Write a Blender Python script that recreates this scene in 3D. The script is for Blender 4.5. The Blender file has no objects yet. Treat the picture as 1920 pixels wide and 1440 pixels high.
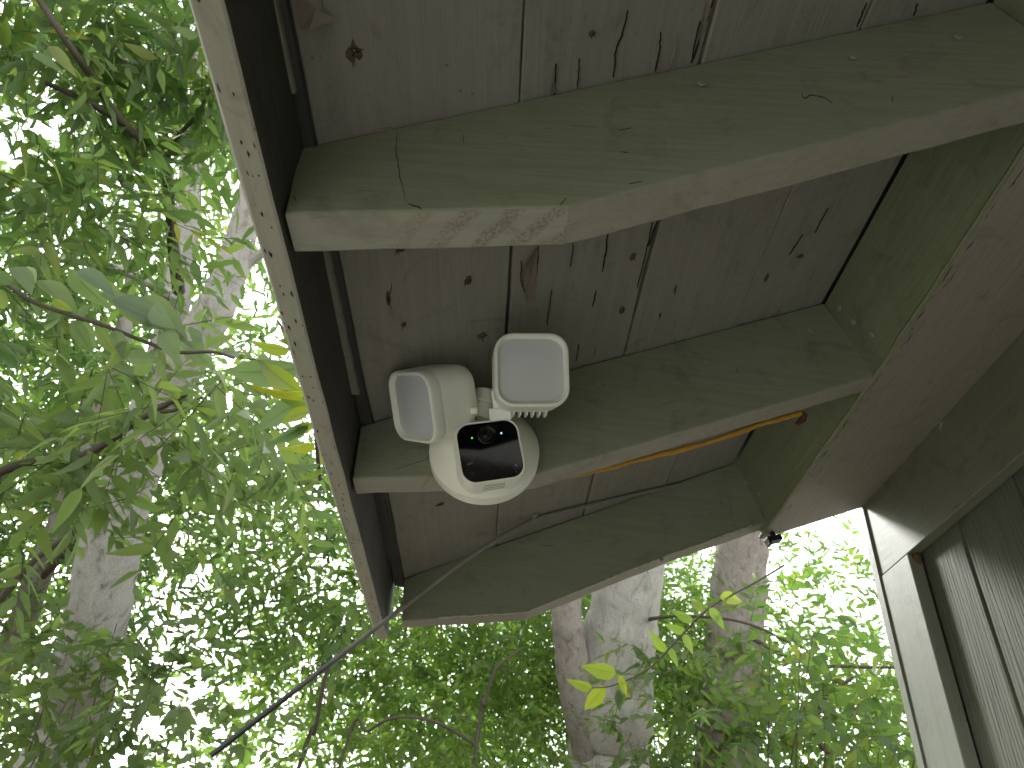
import bpy, bmesh, math, random
import numpy as np
from mathutils import Vector, Matrix

random.seed(7)
rng = np.random.default_rng(11)
C = bpy.context.scene.collection
SC = bpy.context.scene

# ------------------------------------------------------------------ camera
CAM_A, CAM_P, CAM_Q, FOC = -.0365, .6662, .1263, 1307.33
cF = np.array([math.sin(CAM_A)*math.cos(CAM_P), math.cos(CAM_A)*math.cos(CAM_P), math.sin(CAM_P)])
_r = np.array([math.cos(CAM_A), -math.sin(CAM_A), 0.]); _u = np.cross(_r, cF)
cR = _r*math.cos(CAM_Q)+_u*math.sin(CAM_Q); cU = -_r*math.sin(CAM_Q)+_u*math.cos(CAM_Q)
cam = bpy.data.cameras.new('camera'); camo = bpy.data.objects.new('camera', cam); C.objects.link(camo)
M = Matrix(((cR[0], cU[0], -cF[0], 0), (cR[1], cU[1], -cF[1], 0), (cR[2], cU[2], -cF[2], 0), (0, 0, 0, 1)))
camo.matrix_world = M
cam.sensor_width = 36; cam.lens = 36*FOC/1920; cam.clip_start = .02; cam.clip_end = 2000
cam.dof.use_dof = True; cam.dof.focus_distance = .74; cam.dof.aperture_fstop = 16
SC.camera = camo

# ------------------------------------------------------------------ sky, sun, exposure
SUN_EL, SUN_AZ = math.radians(33), math.radians(-30)      # azimuth from +Y towards +X
w = bpy.data.worlds.new('World'); SC.world = w; w.use_nodes = True
nt = w.node_tree; nt.nodes.clear()
sky = nt.nodes.new('ShaderNodeTexSky'); sky.sky_type = 'NISHITA'; sky.sun_disc = False
sky.sun_elevation = SUN_EL; sky.sun_rotation = SUN_AZ; sky.air_density = 1.0; sky.dust_density = .4; sky.ozone_density = 1.0
hs = nt.nodes.new('ShaderNodeHueSaturation'); hs.inputs['Saturation'].default_value = .18
bg = nt.nodes.new('ShaderNodeBackground'); bg.inputs['Strength'].default_value = .08
wo = nt.nodes.new('ShaderNodeOutputWorld')
tint = nt.nodes.new('ShaderNodeMix'); tint.data_type = 'RGBA'; tint.blend_type = 'MULTIPLY'; tint.inputs[0].default_value = 1; tint.inputs[7].default_value = (1.0, .99, .95, 1)
nt.links.new(sky.outputs[0], hs.inputs['Color']); nt.links.new(hs.outputs[0], tint.inputs[6]); nt.links.new(tint.outputs[2], bg.inputs[0]); nt.links.new(bg.outputs[0], wo.inputs[0])
sun = bpy.data.lights.new('sun', 'SUN'); sun.energy = .65; sun.angle = math.radians(11); sun.color = (1, .985, .96)
so = bpy.data.objects.new('sun', sun); C.objects.link(so)
sd = Vector((math.sin(SUN_AZ)*math.cos(SUN_EL), math.cos(SUN_AZ)*math.cos(SUN_EL), math.sin(SUN_EL)))
so.rotation_euler = sd.to_track_quat('Z', 'Y').to_euler()
SC.view_settings.view_transform = 'Standard'; SC.view_settings.look = 'None'
SC.view_settings.gamma = 1; SC.view_settings.use_curve_mapping = False
SC.view_settings.exposure = 3.2
SC.render.engine = 'CYCLES'
SC.cycles.max_bounces = 6; SC.cycles.diffuse_bounces = 5; SC.cycles.glossy_bounces = 3; SC.cycles.transmission_bounces = 4
SC.cycles.caustics_reflective = False; SC.cycles.caustics_refractive = False

# ------------------------------------------------------------------ helpers
def ray(px, py): return cF+cR*(px-960)/FOC-cU*(py-720)/FOC        # a photo pixel's sight line, unit depth
def onX(px, py, x): r = ray(px, py); return r*x/r[0]
def onY(px, py, y): r = ray(px, py); return r*y/r[1]
def onZ(px, py, z): r = ray(px, py); return r*z/r[2]
def at(px, py, d): return ray(px, py)*d
TS = math.tan(.468)
def zs(x): return .4904+TS*(x+.1942)                                # the soffit plane
def soff(px, py, off=0.):
    r = ray(px, py); return r*((.4904+TS*.1942-off)/(r[2]-TS*r[0]))
SN = np.array([math.sin(.468), 0, -math.cos(.468)])                # soffit normal, facing down
SX = np.array([math.cos(.468), 0, math.sin(.468)])                 # up the slope

class MB:
    def __init__(s): s.v = []; s.f = []; s.m = []
    def add(s, vs, fs, m=0):
        o = len(s.v); s.v += [tuple(float(c) for c in q) for q in vs]; s.f += [tuple(o+i for i in f) for f in fs]; s.m += [m]*len(fs)
    def box(s, lo, hi, m=0):
        x0, y0, z0 = lo; x1, y1, z1 = hi
        s.add([(x0,y0,z0),(x1,y0,z0),(x1,y1,z0),(x0,y1,z0),(x0,y0,z1),(x1,y0,z1),(x1,y1,z1),(x0,y1,z1)],
              [(0,3,2,1),(4,5,6,7),(0,1,5,4),(1,2,6,5),(2,3,7,6),(3,0,4,7)], m)
    def obox(s, c, a, b, n, m=0):                                   # oriented box from half axes
        c, a, b, n = map(np.array, (c, a, b, n))
        vs = [c+i*a+j*b+k*n for k in (-1,1) for j in (-1,1) for i in (-1,1)]
        s.add(vs, [(0,2,3,1),(4,5,7,6),(0,1,5,4),(1,3,7,5),(3,2,6,7),(2,0,4,6)], m)
    def tube(s, pts, rads, n=8, m=0, cap=True):
        pts = [Vector(p) for p in pts]; o = len(s.v); up = None; k = len(pts)
        for i, p in enumerate(pts):
            t = (pts[min(i+1, k-1)]-pts[max(i-1, 0)]).normalized()
            if up is None: up = t.orthogonal().normalized()
            up = (up-t*up.dot(t)).normalized(); sd_ = t.cross(up)
            r = rads[i] if hasattr(rads, '__len__') else rads
            for j in range(n):
                a = 2*math.pi*j/n; s.v.append(tuple(p+(up*math.cos(a)+sd_*math.sin(a))*r))
        for i in range(k-1):
            for j in range(n):
                s.f.append((o+i*n+j, o+i*n+(j+1)%n, o+(i+1)*n+(j+1)%n, o+(i+1)*n+j)); s.m.append(m)
        if cap:
            s.f.append(tuple(o+j for j in range(n))[::-1]); s.m.append(m)
            s.f.append(tuple(o+(k-1)*n+j for j in range(n))); s.m.append(m)
    def rings(s, rings, m=0, cap0=False, cap1=False):
        o = len(s.v); n = len(rings[0])
        for r in rings: s.v += [tuple(float(c) for c in q) for q in r]
        for i in range(len(rings)-1):
            for j in range(n): s.f.append((o+i*n+j, o+i*n+(j+1)%n, o+(i+1)*n+(j+1)%n, o+(i+1)*n+j)); s.m.append(m)
        if cap0: s.f.append(tuple(o+j for j in range(n))[::-1]); s.m.append(m)
        if cap1: s.f.append(tuple(o+(len(rings)-1)*n+j for j in range(n))); s.m.append(m)
    def build(s, name, mats, parent=None, smooth=False, bevel=0, kind=None):
        me = bpy.data.meshes.new(name); me.from_pydata(s.v, [], s.f)
        mats = mats if isinstance(mats, (list, tuple)) else [mats]
        for q in mats: me.materials.append(q)
        me.polygons.foreach_set('material_index', s.m)
        if smooth: me.polygons.foreach_set('use_smooth', [True]*len(s.f))
        bm = bmesh.new(); bm.from_mesh(me)
        bmesh.ops.recalc_face_normals(bm, faces=bm.faces[:])
        if bevel:
            ed = [e for e in bm.edges if len(e.link_faces) == 2 and e.calc_face_angle(0) > .5]
            bmesh.ops.bevel(bm, geom=ed, offset=bevel, segments=2, profile=.5, affect='EDGES')
        bm.to_mesh(me); bm.free()
        if smooth and len(me.vertices) < 6000: me.set_sharp_from_angle(angle=math.radians(32))
        return link(name, me, parent, kind)
def link(name, me, parent=None, kind=None):
    o = bpy.data.objects.new(name, me); C.objects.link(o)
    if parent is not None:
        o.parent = parent
        root = parent
        off = Vector((0, 0, 0))
        while root is not None: off += root.location; root = root.parent
        if parent.type != 'EMPTY': off = Vector(parent['woff']) if 'woff' in parent else Vector((0, 0, 0))
        o.location = -off if parent.type == 'EMPTY' else (0, 0, 0)
    if kind: o['kind'] = kind
    return o
def thing(name, label, cat, loc, group=None):
    o = bpy.data.objects.new(name, None); o.location = loc; o.empty_display_size = .05; C.objects.link(o)
    tag(o, label, cat, group); return o
def tag(o, label, cat, group=None):
    o['label'] = label; o['category'] = cat
    if group: o['group'] = group
    return o

# ------------------------------------------------------------------ materials
def newmat(name):
    m = bpy.data.materials.new(name); m.use_nodes = True; n = m.node_tree; n.nodes.clear()
    out = n.nodes.new('ShaderNodeOutputMaterial'); b = n.nodes.new('ShaderNodeBsdfPrincipled'); n.links.new(b.outputs[0], out.inputs[0])
    return m, n, b, out
def nd(n, t, **k):
    q = n.nodes.new(t)
    for a, v in k.items(): setattr(q, a, v)
    return q
def ramp(n, src, stops):
    r = nd(n, 'ShaderNodeValToRGB'); e = r.color_ramp.elements
    while len(e) < len(stops): e.new(.5)
    for i, (p, c) in enumerate(stops): e[i].position = p; e[i].color = (*c, 1) if len(c) == 3 else c
    n.links.new(src, r.inputs[0]); return r.outputs[0]
def noise(n, vec, scale, detail=4, rough=.55, dist=0):
    q = nd(n, 'ShaderNodeTexNoise'); q.inputs['Scale'].default_value = scale; q.inputs['Detail'].default_value = detail
    q.inputs['Roughness'].default_value = rough; q.inputs['Distortion'].default_value = dist
    n.links.new(vec, q.inputs['Vector']); return q.outputs['Fac']
def mapping(n, scale, rot=(0, 0, 0)):
    tc = nd(n, 'ShaderNodeTexCoord'); mp = nd(n, 'ShaderNodeMapping'); mp.inputs['Scale'].default_value = scale; mp.inputs['Rotation'].default_value = rot
    n.links.new(tc.outputs['Object'], mp.inputs['Vector']); return mp.outputs[0]
def mixc(n, fac, a, b, mode='MIX'):
    q = nd(n, 'ShaderNodeMix', data_type='RGBA', blend_type=mode)
    for sock, v in ((q.inputs[0], fac), (q.inputs[6], a), (q.inputs[7], b)):
        if isinstance(v, (int, float)): sock.default_value = v
        elif isinstance(v, tuple): sock.default_value = (*v, 1)
        else: n.links.new(v, sock)
    return q.outputs[2]
def bump(n, b, h, strength, dist=.001):
    q = nd(n, 'ShaderNodeBump'); q.inputs['Strength'].default_value = strength; q.inputs['Distance'].default_value = dist
    n.links.new(h, q.inputs['Height']); n.links.new(q.outputs[0], b.inputs['Normal'])

def painted_wood(name, c1, c2, dirt, axis, grain=.35, specks=.5, rough=.62, ridge=0., scale=1.):
    """painted timber: colour patches, fine grain running along one axis, specks of dirt"""
    m, n, b, out = newmat(name)
    iso = mapping(n, (1, 1, 1))
    sc = {'X': (2.5, 55, 55), 'Y': (55, 2.5, 55), 'Z': (55, 55, 2.0)}[axis]
    gv = mapping(n, tuple(q*scale for q in sc))
    patch = noise(n, iso, 7, 5, .6)
    col = mixc(n, ramp(n, patch, [(.35, (0, 0, 0)), (.68, (1, 1, 1))]), c1, c2)
    g = noise(n, gv, 2.2, 6, .65, .6)
    col = mixc(n, .3, col, ramp(n, g, [(.3, (.55, .55, .55)), (.6, (1, 1, 1))]), 'MULTIPLY')
    # larger water marks and scuffs
    st = noise(n, iso, 16, 6, .7, 1.2)
    col = mixc(n, .55, col, ramp(n, st, [(.28, (.5, .47, .42)), (.45, (1, 1, 1))]), 'MULTIPLY')
    sp = nd(n, 'ShaderNodeTexVoronoi'); sp.inputs['Scale'].default_value = 75; n.links.new(iso, sp.inputs['Vector'])
    sp2 = noise(n, iso, 30, 2)
    spm = nd(n, 'ShaderNodeMath', operation='MULTIPLY'); n.links.new(ramp(n, sp.outputs['Distance'], [(.06, (1, 1, 1)), (.13, (0, 0, 0))]), spm.inputs[0])
    n.links.new(ramp(n, sp2, [(.52, (0, 0, 0)), (.6, (1, 1, 1))]), spm.inputs[1])
    spx = nd(n, 'ShaderNodeMath', operation='MULTIPLY'); n.links.new(spm.outputs[0], spx.inputs[0]); spx.inputs[1].default_value = specks
    col = mixc(n, spx.outputs[0], col, dirt)
    # scratches and flecks drawn out along the grain
    fl_ = noise(n, mapping(n, tuple(q*scale for q in {'X': (22, 150, 150), 'Y': (150, 22, 150), 'Z': (150, 150, 22)}[axis])), 1.0, 2, .5)
    fm = nd(n, 'ShaderNodeMath', operation='MULTIPLY'); n.links.new(ramp(n, fl_, [(.70, (0, 0, 0)), (.745, (1, 1, 1))]), fm.inputs[0]); fm.inputs[1].default_value = .75*specks
    col = mixc(n, fm.outputs[0], col, dirt)
    n.links.new(col, b.inputs['Base Color'])
    b.inputs['Roughness'].default_value = rough; b.inputs['Specular IOR Level'].default_value = .3
    h = nd(n, 'ShaderNodeMath', operation='ADD'); n.links.new(g, h.inputs[0])
    hm = nd(n, 'ShaderNodeMath', operation='MULTIPLY'); hm.inputs[1].default_value = .6
    n.links.new(noise(n, iso, 45, 3), hm.inputs[0]); n.links.new(hm.outputs[0], h.inputs[1])
    bump(n, b, h.outputs[0], grain, .002)
    return m, n, b, col
TAUPE, TAUPE2, DIRT = (.315, .294, .262), (.29, .276, .235), (.05, .038, .028)
SAGE, SAGE2 = (.25, .275, .185), (.28, .295, .215)
m_soffit = painted_wood('taupe_paint_soffit', TAUPE, TAUPE2, DIRT, 'Y', .45)[0]
m_rafter = painted_wood('sage_paint_rafter', SAGE, SAGE2, DIRT, 'X', .3, .35)[0]
m_under = painted_wood('taupe_paint_underside', (.36, .33, .285), (.34, .325, .265), DIRT, 'X', .3, .3)[0]
m_fascia = painted_wood('pale_paint_fascia', (.40, .395, .315), (.42, .40, .335), DIRT, 'Y', .6, 1.)[0]
m_fascia_in = painted_wood('dark_grey_timber', (.085, .08, .078), (.105, .098, .094), (.02, .018, .016), 'Y', 1.0, .6, .8)[0]
m_beam = painted_wood('sage_paint_beam', (.205, .235, .135), (.235, .255, .16), DIRT, 'Y', .4, .4)[0]
m_beam_b = painted_wood('taupe_paint_beam', (.33, .295, .255), (.31, .29, .235), DIRT, 'Y', .45, .6)[0]
m_frieze = painted_wood('sage_paint_frieze', (.19, .205, .145), (.205, .215, .165), DIRT, 'Y', .2, .5, .5)[0]
m_post = painted_wood('pale_sage_post', (.23, .25, .20), (.245, .255, .215), DIRT, 'Z', .35, .8, .5)[0]

def mk_siding():
    m, n, b, col = painted_wood('sage_rough_siding', (.135, .147, .112), (.146, .153, .123), DIRT, 'Z', .2, .2, .7)
    v = mapping(n, (1, 1, .045))
    wv = nd(n, 'ShaderNodeTexWave', wave_type='BANDS', bands_direction='Y'); wv.inputs['Scale'].default_value = 42; wv.inputs['Distortion'].default_value = 7.5
    wv.inputs['Detail'].default_value = 3; wv.inputs['Detail Scale'].default_value = 1.6; wv.inputs['Detail Roughness'].default_value = .6
    n.links.new(v, wv.inputs['Vector'])
    r = ramp(n, wv.outputs['Fac'], [(.1, (0, 0, 0)), (.45, (1, 1, 1))])
    c2 = mixc(n, .2, col, r, 'MULTIPLY'); n.links.new(c2, b.inputs['Base Color'])
    bump(n, b, r, .55, .003)
    return m
m_siding = mk_siding()

def mk_sanded():
    m, n, b, col = painted_wood('sanded_rafter_end', (.36, .34, .285), (.335, .34, .27), DIRT, 'X', .3, .3)
    v = mapping(n, (1, 1, 1), (0, 0, math.radians(-38)))
    wv = nd(n, 'ShaderNodeTexWave', bands_direction='X'); wv.inputs['Scale'].default_value = 13; wv.inputs['Distortion'].default_value = 3.2; wv.inputs['Detail'].default_value = 2
    wv.inputs['Detail Scale'].default_value = 1.3
    n.links.new(v, wv.inputs['Vector'])
    fine = noise(n, mapping(n, (1, 1, 1)), 420, 2)
    pr = nd(n, 'ShaderNodeMath', operation='MULTIPLY'); n.links.new(ramp(n, wv.outputs['Fac'], [(.35, (0, 0, 0)), (.75, (1, 1, 1))]), pr.inputs[0])
    n.links.new(ramp(n, fine, [(.38, (0, 0, 0)), (.62, (1, 1, 1))]), pr.inputs[1])
    tc = nd(n, 'ShaderNodeTexCoord'); sx = nd(n, 'ShaderNodeSeparateXYZ'); n.links.new(tc.outputs['Object'], sx.inputs[0])
    fade = nd(n, 'ShaderNodeMapRange'); fade.inputs[1].default_value = -.15; fade.inputs[2].default_value = -.05; n.links.new(sx.outputs[0], fade.inputs[0])
    p2 = nd(n, 'ShaderNodeMath', operation='MULTIPLY'); n.links.new(pr.outputs[0], p2.inputs[0]); n.links.new(fade.outputs[0], p2.inputs[1])
    n.links.new(mixc(n, p2.outputs[0], col, (.22, .19, .155)), b.inputs['Base Color'])
    return m
m_sanded = mk_sanded()

def plain(name, c, rough=.5, spec=.5, var=.0, scale=30, bmp=0.):
    m, n, b, out = newmat(name)
    if var:
        f = noise(n, mapping(n, (1, 1, 1)), scale, 4)
        col = mixc(n, f, tuple(q*(1-var) for q in c), tuple(min(1, q*(1+var)) for q in c)); n.links.new(col, b.inputs['Base Color'])
        if bmp: bump(n, b, f, bmp, .002)
    else: b.inputs['Base Color'].default_value = (*c, 1)
    b.inputs['Roughness'].default_value = rough; b.inputs['Specular IOR Level'].default_value = spec
    return m
m_white = plain('white_plastic', (.88, .88, .79), .42, .45, .035, 14)
m_lens = plain('frosted_lamp_lens', (.60, .62, .625), .22, .5, .02, 25)
m_black = plain('black_glass', (.003, .003, .004), .05, .07)
m_slot = plain('shadowed_slot', (.12, .12, .11), .8, .2)
m_lensring = plain('black_lens_ring', (.006, .006, .007), .15, .25)
m_gap = plain('dark_gap', (.012, .010, .009), .9, .1)
m_crack = plain('dark_crack', (.035, .029, .024), .9, .1)
m_knot = plain('bare_knot_wood', (.12, .092, .07), .85, .2, .5, 160, .8)
m_flake = plain('curled_paint', (.26, .215, .18), .7, .2, .2, 80)
m_nail = plain('painted_nail', (.27, .28, .23), .5, .5, .2, 300)
m_rust = plain('rusty_metal', (.10, .05, .03), .8, .3, .4, 200)
m_cord = plain('amber_cord', (.52, .27, .035), .55, .4, .25, 40, .4)
m_cordend = plain('burnt_cord_end', (.07, .04, .02), .8, .2, .3, 60)
m_bracket = plain('black_metal', (.012, .012, .013), .35, .5)
m_web = plain('cobweb', (.5, .49, .45), .9, .1)
m_nest = plain('mud_nest', (.14, .09, .045), .95, .1, .5, 220, 1)
m_shingle = plain('asphalt_shingle', (.06, .058, .055), .95, .2, .3, 200, .6)
def emis(name, c, s):
    m, n, b, out = newmat(name); b.inputs['Base Color'].default_value = (*c, 1)
    b.inputs['Emission Color'].default_value = (*c, 1); b.inputs['Emission Strength'].default_value = s; return m
m_green = emis('green_led', (.25, 1, .12), .11); m_blue = emis('blue_led', (.35, .6, 1), .16)
def mk_cable():
    m, n, b, out = newmat('overpainted_cable')
    tc = nd(n, 'ShaderNodeTexCoord'); sx = nd(n, 'ShaderNodeSeparateXYZ'); n.links.new(tc.outputs['Object'], sx.inputs[0])
    ns = noise(n, tc.outputs['Object'], 40, 3)
    ad = nd(n, 'ShaderNodeMath', operation='MULTIPLY_ADD'); n.links.new(ns, ad.inputs[0]); ad.inputs[1].default_value = .12; n.links.new(sx.outputs[0], ad.inputs[2])
    f = nd(n, 'ShaderNodeMapRange'); f.inputs[1].default_value = -.24; f.inputs[2].default_value = -.06; n.links.new(ad.outputs[0], f.inputs[0])
    n.links.new(mixc(n, f.outputs[0], (.016, .016, .017), (.25, .235, .205)), b.inputs['Base Color']); b.inputs['Roughness'].default_value = .5
    return m
m_cable = mk_cable()
def mk_bark(name, c1, c2, c3, sc=1.):
    m, n, b, out = newmat(name)
    v = mapping(n, (1, 1, .35)); iso = mapping(n, (1, 1, 1))
    a = noise(n, v, 15*sc, 8, .7, .8); f = noise(n, iso, 120*sc, 5, .7)
    col = ramp(n, a, [(.30, c3), (.46, c1), (.74, c2)])
    col = mixc(n, .5, col, ramp(n, f, [(.3, (.5, .48, .46)), (.6, (1, 1, 1))]), 'MULTIPLY')
    lich = noise(n, iso, 22*sc, 3); col = mixc(n, ramp(n, lich, [(.6, (0, 0, 0)), (.68, (1, 1, 1))]), col, (.36, .36, .31))
    n.links.new(col, b.inputs['Base Color']); b.inputs['Roughness'].default_value = .9; b.inputs['Specular IOR Level'].default_value = .15
    h = nd(n, 'ShaderNodeMath', operation='ADD'); n.links.new(a, h.inputs[0]); n.links.new(f, h.inputs[1]); bump(n, b, h.outputs[0], .8, .015)
    return m
m_bark = mk_bark('pale_grey_bark', (.42, .40, .365), (.55, .53, .49), (.15, .128, .108))
m_bark2 = mk_bark('mottled_brown_bark', (.34, .30, .27), (.46, .42, .39), (.14, .11, .09), 1.3)
m_twig = plain('dark_twig_bark', (.085, .07, .055), .9, .15, .3, 50)

def mk_leaf(name, stops, trans, single=False, veins=False, mixf=.5):
    m, n, b, out = newmat(name)
    if single:
        oi = nd(n, 'ShaderNodeObjectInfo'); t = oi.outputs['Random']
    else:
        at_ = nd(n, 'ShaderNodeAttribute', attribute_name='leaf_tint'); t = at_.outputs['Fac']
    col = ramp(n, t, stops)
    tr = ramp(n, t, trans)
    if veins:
        tc = nd(n, 'ShaderNodeTexCoord'); uv = tc.outputs['UV']
        sp = nd(n, 'ShaderNodeSeparateXYZ'); n.links.new(uv, sp.inputs[0])
        ab = nd(n, 'ShaderNodeMath', operation='ABSOLUTE'); n.links.new(sp.outputs[0], ab.inputs[0])
        # side veins slant forward from the midrib
        ph = nd(n, 'ShaderNodeMath', operation='MULTIPLY_ADD'); n.links.new(ab.outputs[0], ph.inputs[0]); ph.inputs[1].default_value = -.32; n.links.new(sp.outputs[1], ph.inputs[2])
        pm = nd(n, 'ShaderNodeMath', operation='MULTIPLY'); n.links.new(ph.outputs[0], pm.inputs[0]); pm.inputs[1].default_value = 8
        fr = nd(n, 'ShaderNodeMath', operation='PINGPONG'); n.links.new(pm.outputs[0], fr.inputs[0]); fr.inputs[1].default_value = .5
        vn = ramp(n, fr.outputs[0], [(.0, (1, 1, 1)), (.07, (0, 0, 0))])
        md = ramp(n, ab.outputs[0], [(.02, (1, 1, 1)), (.07, (0, 0, 0))])
        vm = nd(n, 'ShaderNodeMath', operation='MAXIMUM'); n.links.new(vn, vm.inputs[0]); n.links.new(md, vm.inputs[1])
        nz = noise(n, uv, 14, 4); blot = ramp(n, nz, [(.62, (0, 0, 0)), (.7, (1, 1, 1))])
        bl = nd(n, 'ShaderNodeMath', operation='MULTIPLY'); n.links.new(blot, bl.inputs[0]); bl.inputs[1].default_value = .35
        col = mixc(n, bl.outputs[0], col, (.12, .14, .02)); 
        vf = nd(n, 'ShaderNodeMath', operation='MULTIPLY'); n.links.new(vm.outputs[0], vf.inputs[0]); vf.inputs[1].default_value = .75
        col = mixc(n, vf.outputs[0], col, (.22, .27, .14)); tr = mixc(n, vf.outputs[0], tr, (.07, .11, .02))
        bump(n, b, vm.outputs[0], .35, .001)
    n.links.new(col, b.inputs['Base Color']); b.inputs['Roughness'].default_value = .42; b.inputs['Specular IOR Level'].default_value = .35
    tl = nd(n, 'ShaderNodeBsdfTranslucent'); n.links.new(tr, tl.inputs[0])
    mx = nd(n, 'ShaderNodeMixShader'); mx.inputs[0].default_value = mixf
    n.links.new(b.outputs[0], mx.inputs[1]); n.links.new(tl.outputs[0], mx.inputs[2]); n.links.new(mx.outputs[0], out.inputs[0])
    return m
G1 = [(0, (.055, .095, .035)), (.5, (.08, .12, .04)), (.85, (.10, .135, .04)), (1, (.12, .13, .035))]
T1 = [(0, (.15, .28, .06)), (.5, (.22, .37, .075)), (.85, (.30, .44, .07)), (1, (.43, .48, .06))]
G2 = [(0, (.08, .12, .055)), (.6, (.095, .135, .055)), (1, (.105, .14, .045))]
T2 = [(0, (.22, .34, .09)), (.6, (.27, .40, .09)), (1, (.33, .45, .08))]
G3 = [(0, (.075, .125, .035)), (.6, (.09, .14, .035)), (1, (.12, .14, .03))]
T3 = [(0, (.21, .40, .06)), (.6, (.27, .46, .06)), (1, (.40, .49, .05))]
LM = {}
for k, (g, t) in {'mid': (G1, T1), 'dark': (G2, T2), 'lime': (G3, T3)}.items():
    LM[k] = (mk_leaf('leaf_'+k, g, t), mk_leaf('leaf_single_'+k, g, t, True))
m_bigleaf = mk_leaf('large_leaf_green', [(0, (.09, .13, .08)), (.6, (.095, .135, .07)), (1, (.10, .14, .04))], [(0, (.18, .28, .11)), (.6, (.24, .36, .10)), (1, (.36, .48, .08))], True, True)
m_limeleaf = mk_leaf('large_leaf_lime', [(0, (.085, .13, .03)), (1, (.11, .14, .025))], [(0, (.24, .38, .05)), (1, (.36, .46, .04))], True, True)
m_yelleaf = mk_leaf('large_leaf_yellowing', [(0, (.10, .135, .02)), (1, (.125, .14, .02))], [(0, (.34, .46, .04)), (1, (.46, .50, .03))], True, True)

def mk_ground():
    m, n, b, out = newmat('ground_litter')
    v = mapping(n, (1, 1, 1)); a = noise(n, v, 1.2, 6); f = noise(n, v, 30, 5)
    col = ramp(n, a, [(.35, (.13, .10, .075)), (.55, (.17, .14, .10)), (.7, (.07, .10, .035))])
    col = mixc(n, .5, col, ramp(n, f, [(.3, (.5, .5, .5)), (.6, (1, 1, 1))]), 'MULTIPLY')
    n.links.new(col, b.inputs['Base Color']); b.inputs['Roughness'].default_value = .95; bump(n, b, f, .5, .02); return m
m_ground = mk_ground()

# ------------------------------------------------------------------ ground
GZ = -1.6
g = MB(); g.add([(-500, -500, GZ), (500, -500, GZ), (500, 500, GZ), (-500, 500, GZ)], [(0, 1, 2, 3)])
go = g.build('ground', m_ground); go['kind'] = 'structure'
m_bounce_slab = plain('pale_bounce_concrete', (.52, .50, .46), .9, .2, .12, 6, .2)
mb = MB(); mb.box((-3.2, -5.5, GZ-.1), (.70, .75, GZ+.03)); pt_ = mb.build('bounce_slab', m_bounce_slab); pt_['kind'] = 'structure'  # unseen pale slab added to bounce light up onto the near soffit

# ------------------------------------------------------------------ house: eave, beam, wall
YB, YE = -1.7, 1.262
house = thing('house', 'taupe and sage painted timber eave with exposed rafters above the corner of a board-sided wall', 'house', (.8, 1.25, GZ))
seams = [-.1945, -.036, .1255, .2875, .4325]
boards = []
for i in range(4):
    mb = MB(); x0, x1 = seams[i]+(.0012 if i else 0), seams[i+1]-.0018
    n = 60; ys = np.linspace(YB, YE-.004, n+1); rings = []
    lift = [0, .0012, .0004, .0016][i]
    for y in ys:
        e0 = x0+.0010*math.sin(y*9+i*2)+random.uniform(-.0006, .0006); e1 = x1+.0010*math.sin(y*7+i)+random.uniform(-.0006, .0006)
        row = []
        for (x, o) in ((e0, .001), (e0+.0012, -.0004), ((e0+e1)/2, -.0004+.0006*math.sin(y*3+i)), (e1-.0012, -.0004), (e1, .001), (e1, .019), (e0, .019)):
            p = np.array([x, y, zs(x)])-SN*(o+lift); row.append(p)
        rings.append(row)
    mb.rings(rings, 0, True, True)
    boards.append(mb.build('soffit_board', m_soffit, house))
# roof deck and shingles on top
mb = MB(); a = np.array([-.236, 0, zs(-.236)])-SN*.022; b_ = np.array([3.6, 0, zs(3.6)])-SN*.022
vs = []
for y in (YB, YE+.012):
    for p, o in ((a, 0), (b_, 0), (b_, .03), (a, .03)): q = p-SN*o; vs.append((q[0], y, q[2]))
mb.add(vs, [(0,1,2,3),(7,6,5,4),(0,4,5,1),(1,5,6,2),(2,6,7,3),(3,7,4,0)])
mb.build('roof', m_shingle, house)

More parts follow.
